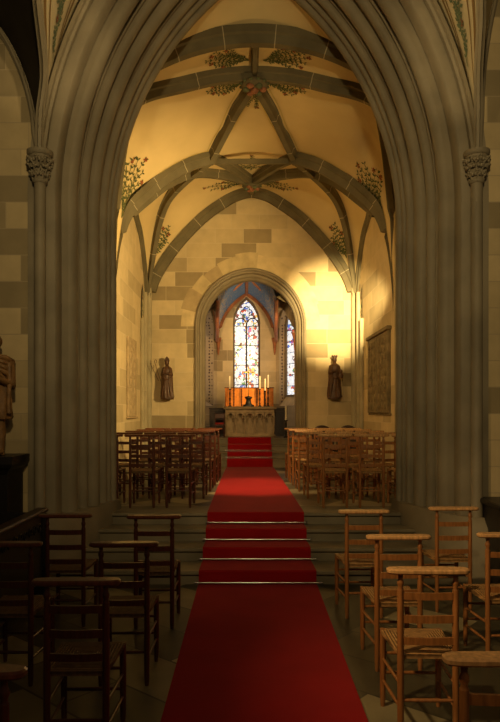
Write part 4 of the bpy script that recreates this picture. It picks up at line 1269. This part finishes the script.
# large statue at the left edge on a black pedestal
px0, Dn = -6, 6.08
bs = W(px0, 455, Dn)
o = empty('large_saint_statue', bs + Vector((0,0,.003)))
f_ = MB(); s = 1.2
# legs
for sg in (-1, 1):
    f_.tube([(sg*.07,-.01,0.002),(sg*.07,-.01,.05),(sg*.068,.0,.22),(sg*.07,-.015,.34),(sg*.075,.0,.55)], [.04,.035,.05,.045,.07], 12)
    f_.ball((sg*.075,-.075,.027), .045, 10, 0, (.8,1.7,.55))
def fold(a, z): return 1+.07*math.cos(11*a+2*math.sin(z*6))+.03*math.cos(17*a)
f_.lathe([(.165,.36),(.175,.38),(.165,.55),(.150,.70),(.165,.82),(.185,.90),(.165,.96),(.10,1.0),(.055,1.02),(.05,1.05)], (0,0,0), 44, 0, 1, .75, fold)
hc = 1.12
f_.lathe([(.01,-.085),(.045,-.07),(.066,-.03),(.072,.01),(.068,.045),(.048,.075),(.012,.088)], (0,-.01,hc), 18, 0, .86, 1)
f_.ball((0,-.085,hc-.005), .014, 8, 0, (.7,1,1.5)); f_.ball((0,.012,hc+.025), .077, 12)
for sg in (-1,1):
    f_.ball((sg*.026,-.066,hc+.017), .011, 8, 0, (1.2,.6,.7)); f_.ball((sg*.062,.0,hc), .014, 8, 0, (.5,1,1.5))
    sh = Vector((sg*.15,0,.93)); el = Vector((sg*.185,-.05,.70)); wr = Vector((sg*.08,-.17,.78))
    f_.tube([sh+Vector((0,0,.02)), sh, el, wr], [.045,.06,.055,.035], 12)
    for k in range(5):
        p = wr+Vector((0,-.01,(k-2)*.014)); f_.tube([p, p+Vector((-sg*.03,-.012,0)), p+Vector((-sg*.055,0,-.004))], [.009,.008,.006], 6)
    # cloak rolls over the shoulder
    for k in range(4):
        f_.tube([Vector((sg*.05,-.11,.99-.035*k)), Vector((sg*.15,-.09,.975-.05*k)), Vector((sg*.185,.0,.94-.05*k)), Vector((sg*.15,.09,.90-.05*k))], [.02,.026,.026,.016], 8)
    f_.tube([Vector((sg*.17,-.06,.92)), Vector((sg*.185,-.08,.75)), Vector((sg*.175,-.085,.55)), Vector((sg*.18,-.08,.42))], [.03,.024,.022,.026], 8)
f_.build('figure', M['polychrome'], o, sharp=60)
for c_ in o.children: c_.scale = (.96,.96,.94)
tag(o, 'large brown carved saint in a short cloak, half cut off by the left edge', 'statue')
zb = bs.z
o = empty('statue_pedestal', (bs.x, Dn, 0))
b_ = MB(); b_.box(-.20,.20,-.20,.22,.10,zb-.16); b_.build('shaft', M['black'], o)
b_ = MB(); rows = []
for (k, z) in ((.20,zb-.17),(.215,zb-.13),(.25,zb-.10),(.26,zb-.075),(.265,zb-.07),(.265,zb)):
    kk = k-.0; rows.append([Vector((-kk,-kk,z)),Vector((kk,-kk,z)),Vector((kk,.235,z)),Vector((-kk,.235,z)),Vector((-kk,-kk,z))])
b_.grid(rows, 0, False); b_.add(rows[-1][:-1], [(0,1,2,3)]); b_.build('cap', M['black'], o)
b_ = MB(); b_.box(-.24,.24,-.24,.235,0,.10,0,.01); b_.build('base', M['black'], o)
tag(o, 'black wooden pedestal under the large saint at the left edge', 'pedestal')

# wall reliefs on the side walls
o = empty('wall_relief', (2.085, 10.5, CAMZ-.02))
for k, (y0, y1) in enumerate(((-.78,-.04),(.04,.78))):
    b_ = MB(); b_.box(-.055,0,y0,y1,0,1.27,0,.012)
    for zz in range(9):
        for m_ in range(3):
            b_.ball((-.055, y0+.15+m_*.22+.03*math.sin(zz*3+k), .12+zz*.128), .055, 8, 0, (.35,1,1.1))
    b_.build('panel', M['relief'], o)
b_ = MB(); b_.box(-.08,0,-.84,.84,1.27,1.33,0,.01); b_.build('cornice', M['relief'], o)
b_ = MB(); b_.box(-.03,0,-.84,.84,-.03,0,0,.006); b_.build('sill', M['relief'], o)
tag(o, 'grey-brown carved stone double relief hanging on the right chancel wall', 'relief')
o = empty('wall_relief', (-2.085, 10.95, CAMZ-.08))
b_ = MB(); b_.box(0,.035,-.40,.40,0,1.34,0,.01)
for zz in range(8):
    for m_ in range(2): b_.ball((.035, -.17+m_*.32+.03*math.sin(zz*4), .12+zz*.15), .07, 8, 0, (.22,1,1.1))
b_.build('panel', M['reliefpale'], o)
b_ = MB(); b_.box(0,.05,-.44,.44,-.03,0,0,.006); b_.build('sill', M['reliefpale'], o)
tag(o, 'pale carved grave slab set upright on the left chancel wall', 'relief')

# dark bench at left, black cabinet at right
o = empty('bench', (-2.10, 5.0, 0))
b_ = MB(); b_.box(.10,.14,-.95,.80,.12,.74,0,.004)
for k in range(14):
    y = -.88+k*.12
    b_.tube([Vector((.145, y+.035*math.cos(a), .62+.035*math.sin(a))) for a in [2*pi*m/10 for m in range(11)]], .007, 5, cap=False)
b_.build('front_panel', M['black'], o)
b_ = MB(); b_.box(.07,.18,-1.0,.84,.74,.78,0,.012); b_.build('top_rail', M['cab'], o)
b_ = MB(); b_.box(-.25,.10,-.92,.78,.40,.44,0,.008); b_.build('seat', M['black'], o)
for y in (-.97, .80):
    b_ = MB(); b_.box(-.28,.17,y-.02,y+.02,0,.74,0,.006); b_.build('end_panel', M['black'], o)
tag(o, 'dark carved wooden bench along the left side below the statue', 'bench')
o = empty('cabinet', (2.52, 5.95, 0))
b_ = MB(); b_.box(-.34,.34,-.2,.3,.05,.77,0,.006); b_.build('body', M['black'], o)
b_ = MB(); b_.box(-.38,.38,-.24,.33,.77,.82,0,.012); b_.build('top', M['black'], o)
b_ = MB(); b_.box(-.36,.36,-.22,.32,0,.05,0,.006); b_.build('base', M['black'], o)
for sg in (-1,1):
    b_ = MB(); a, c = sorted((sg*.02, sg*.31)); b_.box(a, c, -.215,-.2,.10,.72,0,.008); d_ = b_.build('door', M['black'], o)
    b_ = MB(); b_.ball((sg*.05,-.225,.42), .014, 8); b_.build('knob', M['iron'], d_)
tag(o, 'low black wooden cabinet at the right edge behind the chairs', 'cabinet')

# ------------------------------------------------------------------ light
def lamp(name, typ, loc, power, col=(1,.74,.40), target=None, size=.15, angle=60, blend=1.0):
    l = bpy.data.lights.new(name, typ); l.energy = power; l.color = col
    if typ == 'SPOT': l.spot_size = math.radians(angle); l.spot_blend = blend; l.shadow_soft_size = size
    elif typ == 'AREA': l.size = size
    else: l.shadow_soft_size = size
    o = bpy.data.objects.new(name, l); COL.objects.link(o); o.location = loc
    if target is not None: o.rotation_euler = (Vector(target)-Vector(loc)).to_track_quat('-Z','Y').to_euler()
    return o
WARM = (1,.63,.22)
lamp('spot_to_corner', 'SPOT', (1.70, 8.3, 3.4), 4300, (1,.72,.30), (1.62, 12.72, 3.62), .06, 31, 1)
lamp('spot_left_wall', 'SPOT', (1.75, 7.85, 3.0), 880, (1,.68,.25), (-2.0, 11.0, 3.6), .1, 90, .8)
lamp('spot_right_wall', 'SPOT', (-1.75, 7.85, 3.2), 170, (1,.62,.22), (1.9, 11.8, 3.0), .1, 80, .8)
lamp('vault_uplight', 'SPOT', (1.6, 7.85, 2.6), 170, WARM, (-1.4, 9.4, 5.6), .1, 90, 1)
lamp('aisle_fill', 'SPOT', (0, 7.75, 6.0), 1250, (1,.68,.30), (0, 9.7, .5), .1, 27, .9)  # added lamp without a fixture, hung in mid-air to brighten the aisle carpet
lamp('apse_spot', 'SPOT', (1.02, 13.25, 2.7), 240, (1,.64,.30), (-.5, 16.8, 4.1), .08, 75, .8)
lamp('apse_spot_left', 'SPOT', (-1.12, 13.25, 2.6), 150, (1,.60,.25), (.5, 16.8, 3.7), .08, 70, .8)
lamp('retable_spot', 'SPOT', (.95, 13.3, 3.0), 190, (1,.62,.25), (-.05, 14.75, 1.98), .05, 26, .8)
lamp('altar_fill', 'SPOT', (0, 8.1, 5.75), 620, (1,.70,.36), (-.02, 14.35, 1.52), .05, 10, .5)  # added lamp without a fixture, grazes the altar front to show its arcade
lamp('spandrel_fill_left', 'SPOT', (1.3, 2.6, 2.9), 330, (1,.74,.36), (-1.85, 5.9, 5.2), .1, 20, .8)  # added out of frame to brighten the left painted spandrel
lamp('spandrel_fill_right', 'SPOT', (-1.5, 2.6, 2.9), 330, (1,.74,.36), (1.85, 5.9, 5.2), .1, 20, .8)  # its added counterpart for the right painted spandrel
lamp('nave_fill', 'AREA', (1.6, -1.0, 4.2), 16, (1,.66,.30), (-1.3, 3.6, .6), .6)
lamp('nave_spot', 'SPOT', (-.1, .2, 4.4), 580, (1,.74,.34), (0, 6.5, 4.1), .15, 85, 1)
lamp('chair_spot', 'SPOT', (-2.6, 1.2, 4.4), 760, (1,.68,.30), (2.15, 4.1, .6), .12, 44, 1)
w = bpy.data.worlds.new('dim_interior'); SC.world = w; w.use_nodes = True
bg = w.node_tree.nodes['Background']; bg.inputs[0].default_value = (1,.78,.5,1); bg.inputs[1].default_value = .02

# ------------------------------------------------------------------ camera
cam = bpy.data.cameras.new('camera'); co = bpy.data.objects.new('camera', cam); COL.objects.link(co)
co.location = (CAMX, 0, CAMZ); co.rotation_euler = (math.radians(90), 0, 0)
cam.sensor_fit = 'VERTICAL'; cam.sensor_height = 36; cam.sensor_width = 36
cam.lens = 36*F/722
cam.shift_x = (250-CX)/722; cam.shift_y = (CY-361)/722
cam.clip_start = .05
SC.camera = co
SC.view_settings.view_transform = 'Standard'; SC.view_settings.look = 'None'
SC.view_settings.exposure = 0; SC.view_settings.gamma = 1
try: SC.view_settings.use_curve_mapping = False
except Exception: pass
